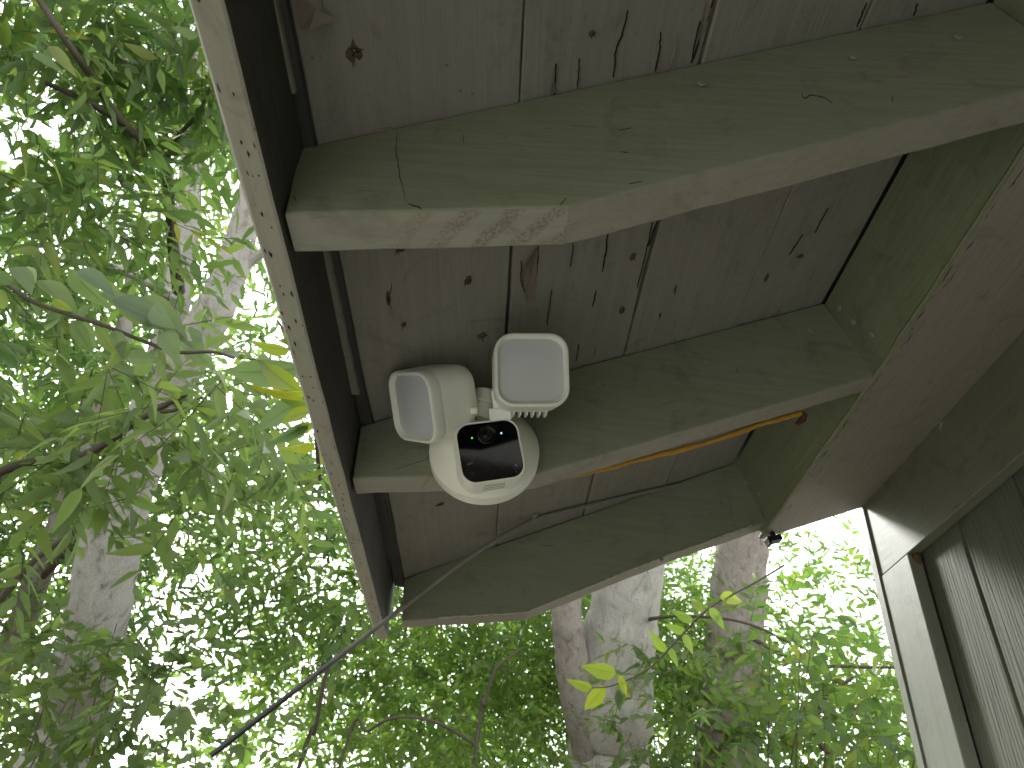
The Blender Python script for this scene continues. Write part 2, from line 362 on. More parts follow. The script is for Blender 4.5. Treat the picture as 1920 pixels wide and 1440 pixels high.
RSK = [-.0482, .0292, -.020, -.03, 0.]                              # the rafters are not quite square to the eave
def onR(ri, px, py):
    r = ray(px, py); k = RSK[ri]; return r*((RAF[ri][0]+k*.194)/(r[1]-k*r[0]))
RB = [(-.1943,.3992),(.0136,.4265),(.1200,.4802),(.1953,.5182),(.2897,.5666),(.4037,.6249),(.4745,.6612)]
RAF = [
 (.3331, [(-.2078,.4825)], RB),
 (.7262, [(-.2078,.4788)], [(-.2000,.4045),(.0160,.4420),(.1441,.5050),(.3100,.5860),(.4845,.6715)]),
 (1.2205, [(-.1945,.4850)], [(-.1835,.4110),(.0310,.4475),(.2000,.5385),(.2905,.5860),(.4930,.6835)]),
 (-.085, [(-.2060,.4833)], RB),
 (-.49, [(-.2030,.4833)], RB)]
rafters = []
for ri, (y, tl, bot) in enumerate(RAF):
    # densify underside so the edge can be slightly uneven
    pts = []
    for i in range(len(bot)-1):
        (ax, az), (bx, bz) = bot[i], bot[i+1]; k = max(2, int((bx-ax)/.022))
        for j in range(k):
            t = j/k; jit = random.uniform(-.0007, .0007) if (i or j) else 0
            pts.append((ax+(bx-ax)*t, az+(bz-az)*t+jit))
    pts.append(bot[-1])
    top = []
    xr = pts[-1][0]; xe = .4325+(.0)
    for j in range(14):
        x = xe+(tl[0][0]-xe)*j/13; top.append((x, zs(x)-.0016))
    top[-1] = (tl[0][0], min(tl[0][1], zs(tl[0][0])-.0016))
    poly = pts+top; n = len(poly)
    mb = MB(); th = .038; nb = len(pts)
    ksplit = next(i for i, p in enumerate(pts) if p[0] >= bot[1][0]-.002)
    vs = [(x, y+RSK[ri]*(x+.194), z) for x, z in poly]+[(x, y+RSK[ri]*(x+.194)+th+random.uniform(-.0005, .0005), z) for x, z in poly]
    mb.add(vs, [tuple(range(n))], 0); mb.f.append(tuple(range(2*n-1, n-1, -1))); mb.m.append(0)
    for i in range(n):
        j = (i+1) % n; mi = 0
        if i < nb-1: mi = 2 if i < ksplit else 1
        mb.f.append((i, j, n+j, n+i)); mb.m.append(mi)
    r = mb.build('rafter', [m_rafter, m_under, m_sanded if ri == 0 else m_under], house)
    # soften the arrises
    bm = bmesh.new(); bm.from_mesh(r.data)
    ed = [e for e in bm.edges if len(e.link_faces) == 2 and e.calc_face_angle(0) > .9 and abs(e.verts[0].co.y-e.verts[1].co.y) < .012]
    bmesh.ops.bevel(bm, geom=ed, offset=.0018, segments=2, profile=.5, affect='EDGES'); bm.to_mesh(r.data); bm.free()
    rafters.append(r)

mb = MB(); pts = []; rad = []; bt = RAF[2][2]
for x in np.linspace(-.12, .45, 90):
    pts.append((x, RAF[2][0]+RSK[2]*(x+.194)-.0006, float(np.interp(x, [q[0] for q in bt], [q[1] for q in bt]))+.0012+random.uniform(-.0007, .0009))); rad.append(random.uniform(.0009, .0022))
m_ridge = plain('pale_paint_ridge', (.46, .49, .37), .6, .3, .1, 90)
mb.tube(pts, rad, 6); mb.build('paint_ridge', m_ridge, rafters[2], True)
# fascia board: bowed slightly, dark grey inside face, pale painted underside and outside
mb = MB(); rings = []
def fx(y): return -.1885-.0147*max(y, 0)
for y in np.linspace(YB, YE, 48):
    xi = fx(y); j = random.uniform(-.0007, .0007); bow = -.0022*math.sin(math.pi*min(max(y/1.26, 0), 1))
    zi = .3905
    rings.append([(xi-.0015+bow+j, y, zi+.0012), (xi-.0125+bow, y, .52), (xi-.034+bow, y, .515), (xi-.0225+bow+j, y, zi+.0015), (xi-.020+bow, y, zi), (xi-.0035+bow+j, y, zi)])
n = 6
mb.rings(rings, 0, True, True)
for k in range(len(mb.f)):
    f = mb.f[k]
    if len(f) == 4 and f[0] % n == 0 and f[1] % n == 1: mb.m[k] = 1
mb.build('fascia_board', [m_fascia, m_fascia_in], house)
mb = MB()
for k in range(80):
    y = random.uniform(.05, 1.24); t = random.random()**.8; x = fx(y)-.0045-.015*t-.0022*math.sin(math.pi*y/1.26); l = random.uniform(.0012, .007); w_ = random.uniform(.0003, .0011); a = random.uniform(-.25, .25)
    mb.add([(x-w_, y, .3903), (x+a*l*.4, y-l*.5, .3901), (x+w_, y+l*.1, .3902), (x+a*l, y+l*.8, .3901), (x-w_*.6, y+l*.5, .3903)], [(0, 1, 2, 3, 4)])
for k in range(24):   # bites out of the paint along both arrises
    y = random.uniform(.05, 1.24); sd2 = random.random() < .6; x = fx(y)-(.0036 if sd2 else .0198)-.0022*math.sin(math.pi*y/1.26); l = random.uniform(.002, .008); w_ = random.uniform(.0004, .0011)*(-1 if sd2 else 1)
    mb.add([(x, y, .3903), (x+w_, y+l*.3, .3902), (x+w_*.7, y+l*.7, .3902), (x, y+l, .3903)], [(0, 1, 2, 3)])
mb.build('paint_chip', m_crack, house, kind='stuff')
# nailer strips in the angle between fascia and soffit
for (xa, xb, z, y0, y1, mm) in ((-.2075, -.2005, .4795, YB, .285, m_under), (-.203, -.1952, .4845, YB, YE-.01, m_fascia_in), (-.2085, -.2015, .4785, .385, .66, m_under), (-.2075, -.2005, .480, .80, 1.15, m_fascia_in)):
    mb = MB(); k = 24; rings = []
    for y in np.linspace(y0, y1, k):
        dx = -.0147*max(y, 0)*.6; j = random.uniform(-.0006, .0006)
        rings.append([(xa+dx, y, z+j), (xb+j, y, z+j), (xb+j, y, z+.012), (xa+dx, y, z+.012)])
    mb.rings(rings, 0, True, True); mb.build('nailer_strip', mm, house)

# beam: sage inside face, ragged moulded edge, taupe underside
mb = MB(); rings = []
def b0z(y): return float(np.interp(y, [-1.7, .396, .74, 1.2], [.688, .686, .668, .664]))
B1 = (.706, .7625)
for y in np.linspace(YB, YE-.006, 40):
    z = b0z(y); j = random.uniform(-.0008, .0008)
    rings.append([(.4345, y, zs(.4345)-.003), (.4790, y, z+.006+j), (.4830, y, z+j), (B1[0]-.002, y, B1[1]), (B1[0]-.002, y, zs(B1[0])-.003)])
mb.rings(rings, 0, True, True)
for k in range(len(mb.f)):
    f = mb.f[k]
    if len(f) == 4 and f[0] % 5 == 2: mb.m[k] = 1
beam = mb.build('beam', [m_beam, m_beam_b], house)
# ragged paint-caked bead along the beam's lower arris
mb = MB(); pts = []; rad = []
for y in np.linspace(YB, YE-.008, 150):
    z = b0z(y); pts.append((.4815+random.uniform(-.0008, .0008), y, z+.0025+random.uniform(-.0008, .0008))); rad.append(.0032+random.uniform(-.0008, .001))
mb.tube(pts, rad, 7); mb.build('paint_bead', m_beam, house, True)
mb = MB()
for k in range(60):
    y = random.uniform(.25, 1.22); z = b0z(y); l = random.uniform(.006, .035); d = random.uniform(.002, .016)
    x = .4835+d; zz = z+d*(B1[1]-z)/(B1[0]-.4835); w_ = random.uniform(.0002, .0006); dr = random.uniform(-.006, .002)
    mb.add([(x-w_, y, zz-.0006), (x+w_, y+.3*l, zz-.0010), (x+dr, y+l, zz-.0006+dr*.4), (x-w_, y+.6*l, zz-.0010)], [(0, 1, 2, 3)])
mb.build('paint_crack', m_gap, house, kind='stuff')
# end cap where rafter and beam meet, with the small black metal clip below
mb = MB(); mb.box((B1[0]-.001, YB, B1[1]-.1525), (B1[0]+.0205, YE-.012, B1[1]+.06))
mb.build('frieze_board', m_frieze, house, bevel=.0015)
mb = MB(); mb.box((.7035, 1.1455, GZ), (.7275, YE-.0125, .6085)); mb.build('corner_post', m_post, house, bevel=.002)
mb = MB(); rings = []
for z in np.linspace(GZ, .768, 30):
    j = random.uniform(-.0005, .0005); rings.append([(.700+j, YE-.0115, z), (.700+j, YE+.008, z), (.80, YE+.008, z), (.80, YE-.0115, z)])
mb.rings(rings, 0, True, True); mb.build('corner_trim', m_post, house)
# siding boards with recessed grooves, backing panel
gy = [1.0178]
while gy[-1] > YB+.1: gy.append(gy[-1]-.152)
edges = [(1.1445, gy[0]+.0095)]+[(gy[i]-.0095, gy[i+1]+.0095) for i in range(len(gy)-1)]
for (ya, yb) in edges:
    mb = MB(); mb.box((.7285, yb, GZ), (.738, ya, .63)); mb.build('siding_board', m_siding, house, bevel=.0025)
mb = MB(); mb.box((.7318, YB, GZ), (.76, YE-.02, .70)); mb.build('backing_panel', m_siding, house)
mb = MB(); mb.box((.80, YE-.06, GZ), (3.4, YE, .72)); mb.box((3.4, YB, GZ), (3.45, YE, 2.1)); mb.box((.76, YB, GZ), (3.4, YB+.05, .72))
mb.build('side_wall', m_siding, house)

# nails, knots, cracks, paint flakes
def disc_nail(c, nrm, parent, r=.0042):
    nrm = Vector(nrm).normalized(); t = nrm.orthogonal().normalized(); b2 = nrm.cross(t); mb = MB(); c = Vector(c); rings = []
    for rr, h in ((r*.5, -.001), (r*.55, .0012), (r, .0014), (r, .0024), (r*.8, .0031)):
        rings.append([c+(t*math.cos(a)+b2*math.sin(a))*rr+nrm*h for a in np.linspace(0, 2*math.pi, 11)[:-1]])
    mb.rings(rings, 0, False, True); return mb.build('nail', m_nail, parent, False)
for ri, lst in ((0, [(1795,73),(1598,110),(1315,160)]), (1, [(1325,680),(1519,621),(1122,722)]), (2, [(1295,905),(1240,1050)])):
    for px in lst: disc_nail(onR(ri, *px), (.03, -1, 0), rafters[ri])
bn = (-.93, 0, -.38)
for px in ((1575,577),(1602,603),(1637,626),(1400,905),(1425,925)):
    r_ = ray(*px); # left face plane of the beam
    p0 = np.array([.4345, 0, zs(.4345)]); p1 = np.array([.479, 0, .672]); d_ = p1-p0; nn = np.array([d_[2], 0, -d_[0]]); k = (p0@nn)/(r_@nn)
    disc_nail(r_*k, bn, beam, .0048)

def scar(ri, pts, w0, seed):
    rr = random.Random(seed); yy = RAF[ri][0]; P = [onR(ri, *p)+np.array([0, -.0005, 0]) for p in pts]; Q = []
    for i in range(len(P)-1):
        for t in np.linspace(0, 1, 6)[:-1]: Q.append(P[i]+(P[i+1]-P[i])*t+rr.uniform(-.0006, .0006)*np.array([.7, 0, .7]))
    Q.append(P[-1]); n = len(Q); rings = []
    for i, q in enumerate(Q):
        d_ = Q[min(i+1, n-1)]-Q[max(i-1, 0)]; nn = np.array([-d_[2], 0, d_[0]]); nn /= np.linalg.norm(nn)+1e-9
        w_ = .55*w0*(.2+.8*math.sin(math.pi*min(max(i/(n-1), .05), .95)))*rr.uniform(.4, 1.2); rings.append([q-nn*w_, q+nn*w_, q+nn*w_+np.array([0, .002, 0]), q-nn*w_+np.array([0, .002, 0])])
    mb = MB(); mb.rings(rings, 0, True, True); mb.build('crack', m_crack, rafters[ri])
for i, (ri, pts, w_) in enumerate([(0, [(1503,176),(1508,186),(1520,178),(1545,183),(1560,194)], .0009), (0, [(745,245),(742,285),(750,330),(760,380)], .0005), (0, [(868,253),(870,270)], .0004), (0, [(765,382),(790,392)], .0012), (0, [(1050,385),(1062,372)], .0006), (0, [(1672,180),(1674,192)], .0005),
        (0, [(1165,285),(1180,287)], .0007), (0, [(550,368),(556,378)], .0009), (0, [(1160,245),(1185,240)], .0003), (0, [(1180,345),(1205,340)], .0004), (1, [(740,880),(800,862),(808,845)], .0006), (1, [(1110,716),(1135,724)], .0009), (1, [(1380,690),(1384,700)], .0006), (1, [(1240,760),(1270,750)], .0003),
        (2, [(1010,1022),(1045,1024)], .0006), (2, [(915,1090),(922,1105)], .0006), (2, [(1350,935),(1356,950)], .0005), (2, [(990,1095),(992,1100)], .0007)]): scar(ri, pts, w_, 300+i)
def which_board(x):
    for i in range(4):
        if x < seams[i+1]: return boards[i]
    return boards[3]
def knot(px, py, sx, sy, seed):
    rr = random.Random(seed); c = soff(px, py, .0004); mb = MB(); n = 12; Y = np.array([0, 1, 0.])
    ring = []; ring2 = []
    for k in range(n):
        a = 2*math.pi*k/n; q = rr.uniform(.5, 1.15)
        ring.append(c+SX*math.cos(a)*sx*q+Y*math.sin(a)*sy*q+SN*.0002)
        ring2.append(c+SX*math.cos(a+.2)*sx*.55*rr.uniform(.5, 1.1)+Y*math.sin(a+.2)*sy*.55*rr.uniform(.5, 1.1)+SN*rr.uniform(.0008, .0035))
    mb.rings([ring, ring2], 0, False, False)
    o = len(mb.v); mb.v.append(tuple(c-SN*.001)); 
    for k in range(n): mb.f.append((n+k, n+(k+1) % n, o)); mb.m.append(0 if k % 3 else 1)
    for k in range(4):   # splinters
        a = rr.uniform(0, 6.28); p = c+SX*math.cos(a)*sx*.6+Y*math.sin(a)*sy*.6; q = p+SX*math.cos(a)*sx*.7+Y*math.sin(a)*sy*.9+SN*rr.uniform(.002, .006); s_ = Y*.0008+SX*.0008
        mb.add([p-s_, p+s_, q], [(0, 1, 2)], 0)
    mb.build('knot', [m_knot, m_gap], which_board(c[0]))
for i, (px, py, sx, sy) in enumerate([(664,95,.0065,.0085),(878,525,.005,.007),(905,629,.0065,.006),(728,560,.003,.011),(757,608,.004,.004),(1187,482,.0045,.006),(1166,581,.004,.007),
        (1266,541,.0018,.008),(750,468,.006,.003),(1500,480,.007,.004),(1437,520,.003,.008),(825,945,.010,.004),(1110,62,.003,.003),(1480,150,.003,.002),(1237,590,.0015,.005)]): knot(px, py, sx, sy, 40+i)
def crack(pts, w0, seed):
    rr = random.Random(seed); P = [soff(*p, .0004) for p in pts]; Q = []
    for i in range(len(P)-1):
        for t in np.linspace(0, 1, 7)[:-1]: Q.append(P[i]+(P[i+1]-P[i])*t+SX*rr.uniform(-.0007, .0007))
    Q.append(P[-1]); n = len(Q); rings = []
    for i, q in enumerate(Q):
        w_ = .45*w0*(.25+.75*math.sin(math.pi*min(max(i/(n-1), .04), .96)))*rr.uniform(.5, 1.2)
        rings.append([q-SX*w_, q+SX*w_, q+SX*w_-SN*.002, q-SX*w_-SN*.002])
    mb = MB(); mb.rings([[p+SN*.0008 for p in r] for r in rings], 0, True, True); mb.build('crack', m_crack, which_board(P[0][0]))
for i, (pts, w_) in enumerate([([(1178,20),(1168,60),(1155,95),(1150,145)], .0009), ([(1240,60),(1236,100),(1228,135)], .0006), ([(1338,0),(1318,60),(1296,118)], .0016), ([(1312,40),(1298,110)], .0009),
        ([(1043,120),(1040,180)], .0013), ([(1086,110),(1083,165)], .0004), ([(1140,432),(1136,475),(1130,510)], .0014), ([(1118,545),(1111,575)], .0011), ([(1234,410),(1216,462)], .0010),
        ([(1225,415),(1212,470),(1195,540)], .0005), ([(978,490),(976,520),(983,548)], .0009), ([(1010,460),(1006,515)], .0005), ([(1086,645),(1080,678)], .0005), ([(1034,545),(1026,610)], .0004),
        ([(1552,390),(1528,437)], .0007), ([(1505,440),(1480,478)], .0004), ([(1720,6),(1714,30)], .0006), ([(1075,455),(1070,500)], .0004), ([(735,530),(726,570)], .0009), ([(1625,5),(1612,35),(1606,50)], .002)]): crack(pts, w_, 90+i)
def flake(pts, lift, seed):
    """a curl of paint: pinned along its first edge, hanging off at the other"""
    rr = random.Random(seed); P = [soff(*p, .0006) for p in pts]; n = len(P); mb = MB(); c = sum(P)/n
    vs = []
    for i, p in enumerate(P): vs.append(p+SN*(lift*(i/(n-1))**2)*rr.uniform(.7, 1.2))
    vs.append(c+SN*lift*.15); vs += [np.array(v)-SN*.0006 for v in vs]; k = n+1
    fs = [(i, (i+1) % n, n) for i in range(n)]+[(k+(i+1) % n, k+i, k+n) for i in range(n)]+[(i, (i+1) % n, k+(i+1) % n, k+i) for i in range(n)]
    mb.add(vs, fs); mb.build('paint_flake', m_flake, which_board(c[0]))
for i, (pts, l) in enumerate([([(548,-30),(596,-28),(602,0),(604,20),(632,28),(604,34),(574,42),(552,32)], .022), ([(1040,125),(1043,172),(1030,178),(1034,150)], .005), ([(1008,462),(1006,520),(1000,560),(986,566),(978,520),(984,490)], .007),
        ([(1270,60),(1262,95),(1250,130),(1262,100)], .004), ([(825,250),(852,235),(858,243),(830,256)], .004), ([(1238,100),(1240,118),(1228,132)], .004), ([(695,245),(735,238),(725,250)], .003), ([(1325,0),(1334,20),(1308,90),(1312,50)], .003)]): flake(pts, l, 200+i)
# thread of spider web and debris on the wall junction, mud nest in the corner
mb = MB(); c = onX(1766, 795, .705)
for k in range(26):
    d = rng.normal(size=3)*np.array([.004, .011, .011]); mb.tube([c, c+d*.5+rng.normal(size=3)*.002, c+d], .00035, 3)
tag(mb.build('cobweb', m_web), 'small white tuft of cobweb stuck on the beam edge above the frieze board', 'cobweb')
mb = MB(); c = onX(1722, 1046, .722); rings = []
for k in range(9):
    a = math.pi*k/8; rings.append([c+np.array([-.010*math.sin(a)*abs(math.cos(b2)), .010*math.sin(a)*math.sin(b2), .013*math.cos(a)])*random.uniform(.75, 1.25) for b2 in np.linspace(0, 2*math.pi, 13)[:-1]])
mb.rings(rings); tag(mb.build('mud_nest', m_nest), 'small brown mud nest tucked under the frieze board beside the corner post', 'insect nest')
p = onY(1450, 1012, 1.235)
mb = MB(); ax = np.array([.94, 0, .33]); up_ = np.array([-.33, 0, .94])
mb.obox(p, ax*.015, np.array([0, .010, 0]), up_*.0055); mb.obox(p-ax*.012-up_*.004, ax*.003, np.array([0, .009, 0]), up_*.006); mb.obox(p+ax*.004+up_*.012, ax*.004, np.array([0, .004, 0]), up_*.010)
mb.build('metal_clip', m_bracket, house, bevel=.001)

# ------------------------------------------------------------------ security floodlight
def frame(px, py, d, yaw, pitch, roll):
    c = ray(px, py)*d; n = -c/np.linalg.norm(c); r = cR-n*(cR@n); r /= np.linalg.norm(r); u = np.cross(n, r)
    r, u = r*math.cos(roll)+u*math.sin(roll), -r*math.sin(roll)+u*math.cos(roll)
    n, u = n*math.cos(pitch)+u*math.sin(pitch), u*math.cos(pitch)-n*math.sin(pitch)
    n, r = n*math.cos(yaw)+r*math.sin(yaw), r*math.cos(yaw)-n*math.sin(yaw)
    return c, r, u, n
def rrect(w_, h_, r, k=7):
    out = []
    for cx, cy, a0 in ((w_/2-r, h_/2-r, 0), (-w_/2+r, h_/2-r, 90), (-w_/2+r, -h_/2+r, 180), (w_/2-r, -h_/2+r, 270)):
        for i in range(k+1):
            a = math.radians(a0+90*i/k); out.append((cx+r*math.cos(a), cy+r*math.sin(a)))
    return out
BC = np.array([-.0488, .7263, .453])
fl = thing('security_floodlight', 'white wired security camera floodlight with two square lamps screwed to the rafter side', 'security light', tuple(BC))
mb = MB(); rings = []
for r, h in ((.060, -.0060), (.0650, .0004), (.0660, .0020), (.0662, .0180), (.0565, .0300), (.0480, .0375), (.0400, .0420), (.0300, .0445), (.012, .045)):
    rings.append([BC+np.array([math.cos(a)*r, -h, math.sin(a)*r]) for a in np.linspace(0, 2*math.pi, 73)[:-1]])
mb.rings(rings, 0, True, True); mb.build('base', m_white, fl, True)
# camera head
c, r, u, n = frame(919.2, 845.0, .7867, .165, .25, .174)
def sect(cc, w_, h_, rad, s, off=0.): return [cc+r*(a)+u*(b2+off)-n*s for a, b2 in rrect(w_, h_, rad)]
mb = MB()
mb.rings([sect(c, .0694, .0670, .0148, .0012), sect(c, .0698, .0674, .0150, -.0004), sect(c, .0706, .0682, .0154, -.0010), sect(c, .0728, .0704, .0163, -.0008), sect(c, .0742, .0718, .0168, .0008),
          sect(c, .0750, .0726, .0172, .004), sect(c, .0756, .0736, .0185, .012, -.0006), sect(c, .0764, .0760, .022, .024, -.002), sect(c, .0790, .0800, .030, .034, -.004), sect(c, .0840, .085, .040, .045, -.006)], 0, False, True)
head = mb.build('camera_head', m_white, fl, True)
def sub(mbx, name, mat, par, smooth=False, bevel=0): return mbx.build(name, mat, par, smooth, bevel)
mb = MB(); mb.rings([sect(c, .0696, .0672, .0149, .0016), sect(c, .0696, .0672, .0149, .0006)], 0, True, True); win = sub(mb, 'window', m_black, head)
def lathe_at(cc, prof, k=28):
    mbx = MB(); rings = []
    for rr, h in prof: rings.append([cc+(r*math.cos(a)+u*math.sin(a))*rr+n*h for a in np.linspace(0, 2*math.pi, k+1)[:-1]])
    mbx.rings(rings, 0, False, True); return mbx
def plane_pt(px, py): q = ray(px, py); return q*((c@n)/(q@n))
lc = plane_pt(913, 815)
sub(lathe_at(lc, ((.0112, -.0006), (.0112, -.0002), (.0098, .0004), (.0088, -.0001), (.0072, -.0003), (.0068, .0001), (.0045, -.0001), (.003, .0004), (.0008, .0009))), 'lens', m_lensring, head, True)
sub(lathe_at(plane_pt(885, 821), ((.0009, -.0006), (.0009, -.0001), (.0004, .0002)), 12), 'indicator_light', m_green, head)
sub(lathe_at(plane_pt(940, 812), ((.0011, -.0006), (.0011, -.0001), (.0005, .0002)), 12), 'indicator_light', m_blue, head)
# peeling clear film rucked over the lower half of the window
def mk_film():
    m, nn, b, out = newmat('clear_film')
    tr = nd(nn, 'ShaderNodeBsdfTransparent'); gl = nd(nn, 'ShaderNodeBsdfGlossy'); gl.inputs['Roughness'].default_value = .06
    fr = nd(nn, 'ShaderNodeLayerWeight'); fr.inputs[0].default_value = .15
    mx = nd(nn, 'ShaderNodeMixShader'); nn.links.new(fr.outputs['Fresnel'], mx.inputs[0]); nn.links.new(tr.outputs[0], mx.inputs[1]); nn.links.new(gl.outputs[0], mx.inputs[2]); nn.links.new(mx.outputs[0], out.inputs[0])
    return m
m_film = mk_film()
mb = MB(); NX, NY = 44, 34; vs = []; fs = []
fr = np.random.default_rng(5); waves = [(fr.uniform(70, 240), fr.uniform(0, 3.14), fr.uniform(0, 6.28), fr.uniform(.2, .9)) for _ in range(9)]
for j in range(NY+1):
    for i in range(NX+1):
        a = (-.5+i/NX)*.0625; top_ = .010-.012*(i/NX)-.006*math.sin(3*i/NX); b2 = -.0295+(top_+.0295)*j/NY
        h = sum(am*math.sin((a*math.cos(t)+b2*math.sin(t))*k_+ph+2.2*math.sin(b2*110+a*60+1.1*math.sin(a*150))) for k_, t, ph, am in waves)
        vs.append(c+r*a+u*b2+n*(.0007+.0016*abs(h)*min(1, 5*min(i/NX, 1-i/NX))))
for j in range(NY):
    for i in range(NX): k = j*(NX+1)+i; fs.append((k, k+1, k+NX+2, k+NX+1))
mb.add(vs, fs); sub(mb, 'film', m_film, head, True)
# speaker slots under the window
mb = MB()
for k in range(4):
    s_ = .0085+.0042*k; hb = float(np.interp(s_, [.0008, .004, .012, .024, .034], [.0359, .0363, .0374, .0400, .0440]))
    q0 = c-n*s_-u*hb+r*(-.0125); q1 = c-n*s_-u*hb+r*.0125
    mb.obox((q0+q1)/2, (q1-q0)/2, n*.00030, u*.00025)
sub(mb, 'speaker_slots', m_slot, head)
def lamp(fr_, fins):
    cc, rr, uu, nn = fr_
    S = lambda w_, h_, rad, s, off=0.: [cc+rr*a+uu*(b2+off)-nn*s for a, b2 in rrect(w_, h_, rad)]
    mb = MB()
    mb.rings([S(.0700, .0700, .0160, .0062), S(.0712, .0712, .0165, .0040), S(.0722, .0722, .0168, .0038), S(.0745, .0745, .0178, .0004), S(.0765, .0765, .0186, -.0006), S(.0800, .0800, .0200, -.0006), S(.0820, .0820, .0208, .0006), S(.0828, .0828, .0212, .003),
              S(.0830, .0830, .0213, .0140), S(.0822, .0822, .0210, .0148), S(.0826, .0826, .0212, .0156), S(.0820, .0820, .0210, .030), S(.0808, .0808, .0210, .050), S(.0780, .0780, .0210, .060), S(.072, .072, .0210, .067), S(.060, .060, .0210, .0705), S(.03, .03, .012, .0715)], 0, False, True)
    sh = mb.build('lamp', m_white, fl, True)
    mb = MB(); mb.rings([S(.0704, .0704, .0161, .0075), S(.0704, .0704, .0161, .0052), S(.069, .069, .016, .0048)], 0, True, True); sub(mb, 'lamp_lens', m_lens, sh)
    if fins:
        for k in range(6):
            mb = MB(); x = -.0165+.0075*k
            prof = [(-.037, .034), (-.0445, .046), (-.0455, .062), (-.036, .069), (-.030, .060)]
            va = [cc+rr*(x-.0011)+uu*b2-nn*s for b2, s in prof]; vb = [cc+rr*(x+.0011)+uu*b2-nn*s for b2, s in prof]; k5 = len(prof)
            mb.add(va+vb, [tuple(range(k5)), tuple(range(2*k5-1, k5-1, -1))]+[(i, (i+1) % k5, k5+(i+1) % k5, k5+i) for i in range(k5)]); sub(mb, 'heat_fin', m_white, sh)
    return sh
lamp(frame(770.8, 763.4, .791, -.9865, -.1614, .1486), False)
lamp(frame(998.1, 692.6, .7622, .1348, .1897, .0239), True)
# bracket between the lamps
p = at(907, 757, .842); mb = MB(); rings = []
axb = np.array([.08, -.25, .96]); axb /= np.linalg.norm(axb); e1 = np.cross(axb, [0, 1, 0]); e1 /= np.linalg.norm(e1); e2 = np.cross(axb, e1)
for h, q in ((-.022, .0150), (-.004, .0150), (-.003, .0143), (-.001, .0143), (0, .0150), (.013, .0150), (.0155, .0138), (.017, .009)): rings.append([p+axb*h+(e1*math.cos(a)+e2*math.sin(a))*q for a in np.linspace(0, 2*math.pi, 33)[:-1]])
mb.rings(rings, 0, True, True); mb.build('bracket', m_white, fl, True)
for (px, py, d, sx, sy) in ((880, 777, .835, .0085, .0070), (930, 748, .800, .0045, .0110), (938, 776, .812, .0130, .0080), (889, 770, .798, .0042, .0042)):
    q = at(px, py, d); mb = MB(); vv = -q/np.linalg.norm(q); rr_ = cR*math.cos(.12)+cU*math.sin(.12); uu_ = np.cross(vv, rr_)
    mb.obox(q, rr_*sx, uu_*sy, vv*.012); mb.build('lamp_clip', m_white, fl, bevel=.0025)
q = at(892, 781, .800); mb = MB(); mb.tube([q, q-cU*.004], .0011, 8); mb.build('screw', m_rust, fl)

# ------------------------------------------------------------------ cable along the soffit, swinging free past the fascia
P = [soff(1385, 886, .006), soff(1230, 918, .006), soff(1070, 956, .006), soff(1000, 975, .008)]
end_dir = onY(738, 1152, 1.085)-P[-1]
mid = onY(738, 1152, 1.085)
r_ = ray(395, 1417); A = np.stack([end_dir, -r_], 1); k_, d_ = np.linalg.lstsq(A, -mid, rcond=None)[0]
endp = r_*d_
Q = list(P)
c1 = onY(925, 1016, 1.115); c2 = onY(850, 1066, 1.105)
ctrl = P+[c1, c2, mid, mid+(endp-mid)*.33, mid+(endp-mid)*.66, endp]
def catmull(pts, k=10):
    pts = [np.array(q) for q in pts]; out = []; e = [2*pts[0]-pts[1]]+pts+[2*pts[-1]-pts[-2]]
    for i in range(1, len(e)-2):
        for t in np.linspace(0, 1, k+1)[:-1]:
            p0, p1, p2, p3 = e[i-1:i+3]; out.append(.5*(2*p1+(p2-p0)*t+(2*p0-5*p1+4*p2-p3)*t*t+(3*p1-p0-3*p2+p3)*t**3))
    out.append(pts[-1]); return out
cab = thing('cable', 'stiff cable, grey along the soffit, its black cut end sticking out past the fascia', 'cable', tuple(P[0]))
mb = MB(); cp = catmull(ctrl); mb.tube(cp, .0040, 10); mb.build('sheath', m_cable, cab, True)
mb = MB(); q = P[-1]; t = (ctrl[4]-P[2]); t /= np.linalg.norm(t)
mb.tube([q-t*.004, q+t*.004], .0056, 12); mb.obox(q+np.array([0, -.007, .004])+SX*.002, t*.004, np.cross(t, SN)*.006, SN*.003)
mb.build('cable_clip', m_under, cab)
# amber cord behind the middle rafter
ctrl = [onY(1066, 896, .80), onY(1120, 882, .80), onY(1200, 862, .80), onY(1330, 829, .80), onY(1420, 797, .80), onY(1470, 783, .80), onY(1502, 775, .80)]
cord = thing('cord', 'stiff amber cord poking out behind the middle rafter with a bent dark tip', 'cord', tuple(ctrl[0]))
cp = catmull(ctrl, 8); mb = MB(); mb.tube([q+rng.normal(size=3)*.0004 for q in cp], [(.0036+.0005*math.sin(i*.7)+random.uniform(-.0003, .0003))*min(1, .35+i/14) for i in range(len(cp))], 10); mb.build('shaft', m_cord, cord, True)
mb = MB(); e = ctrl[-1]; mb.tube([e, e+cR*.004-cU*.003, e+cR*.002-cU*.009, e-cR*.006-cU*.016], [.0042, .005, .0052, .003], 10); mb.build('tip', m_cordend, cord, True)

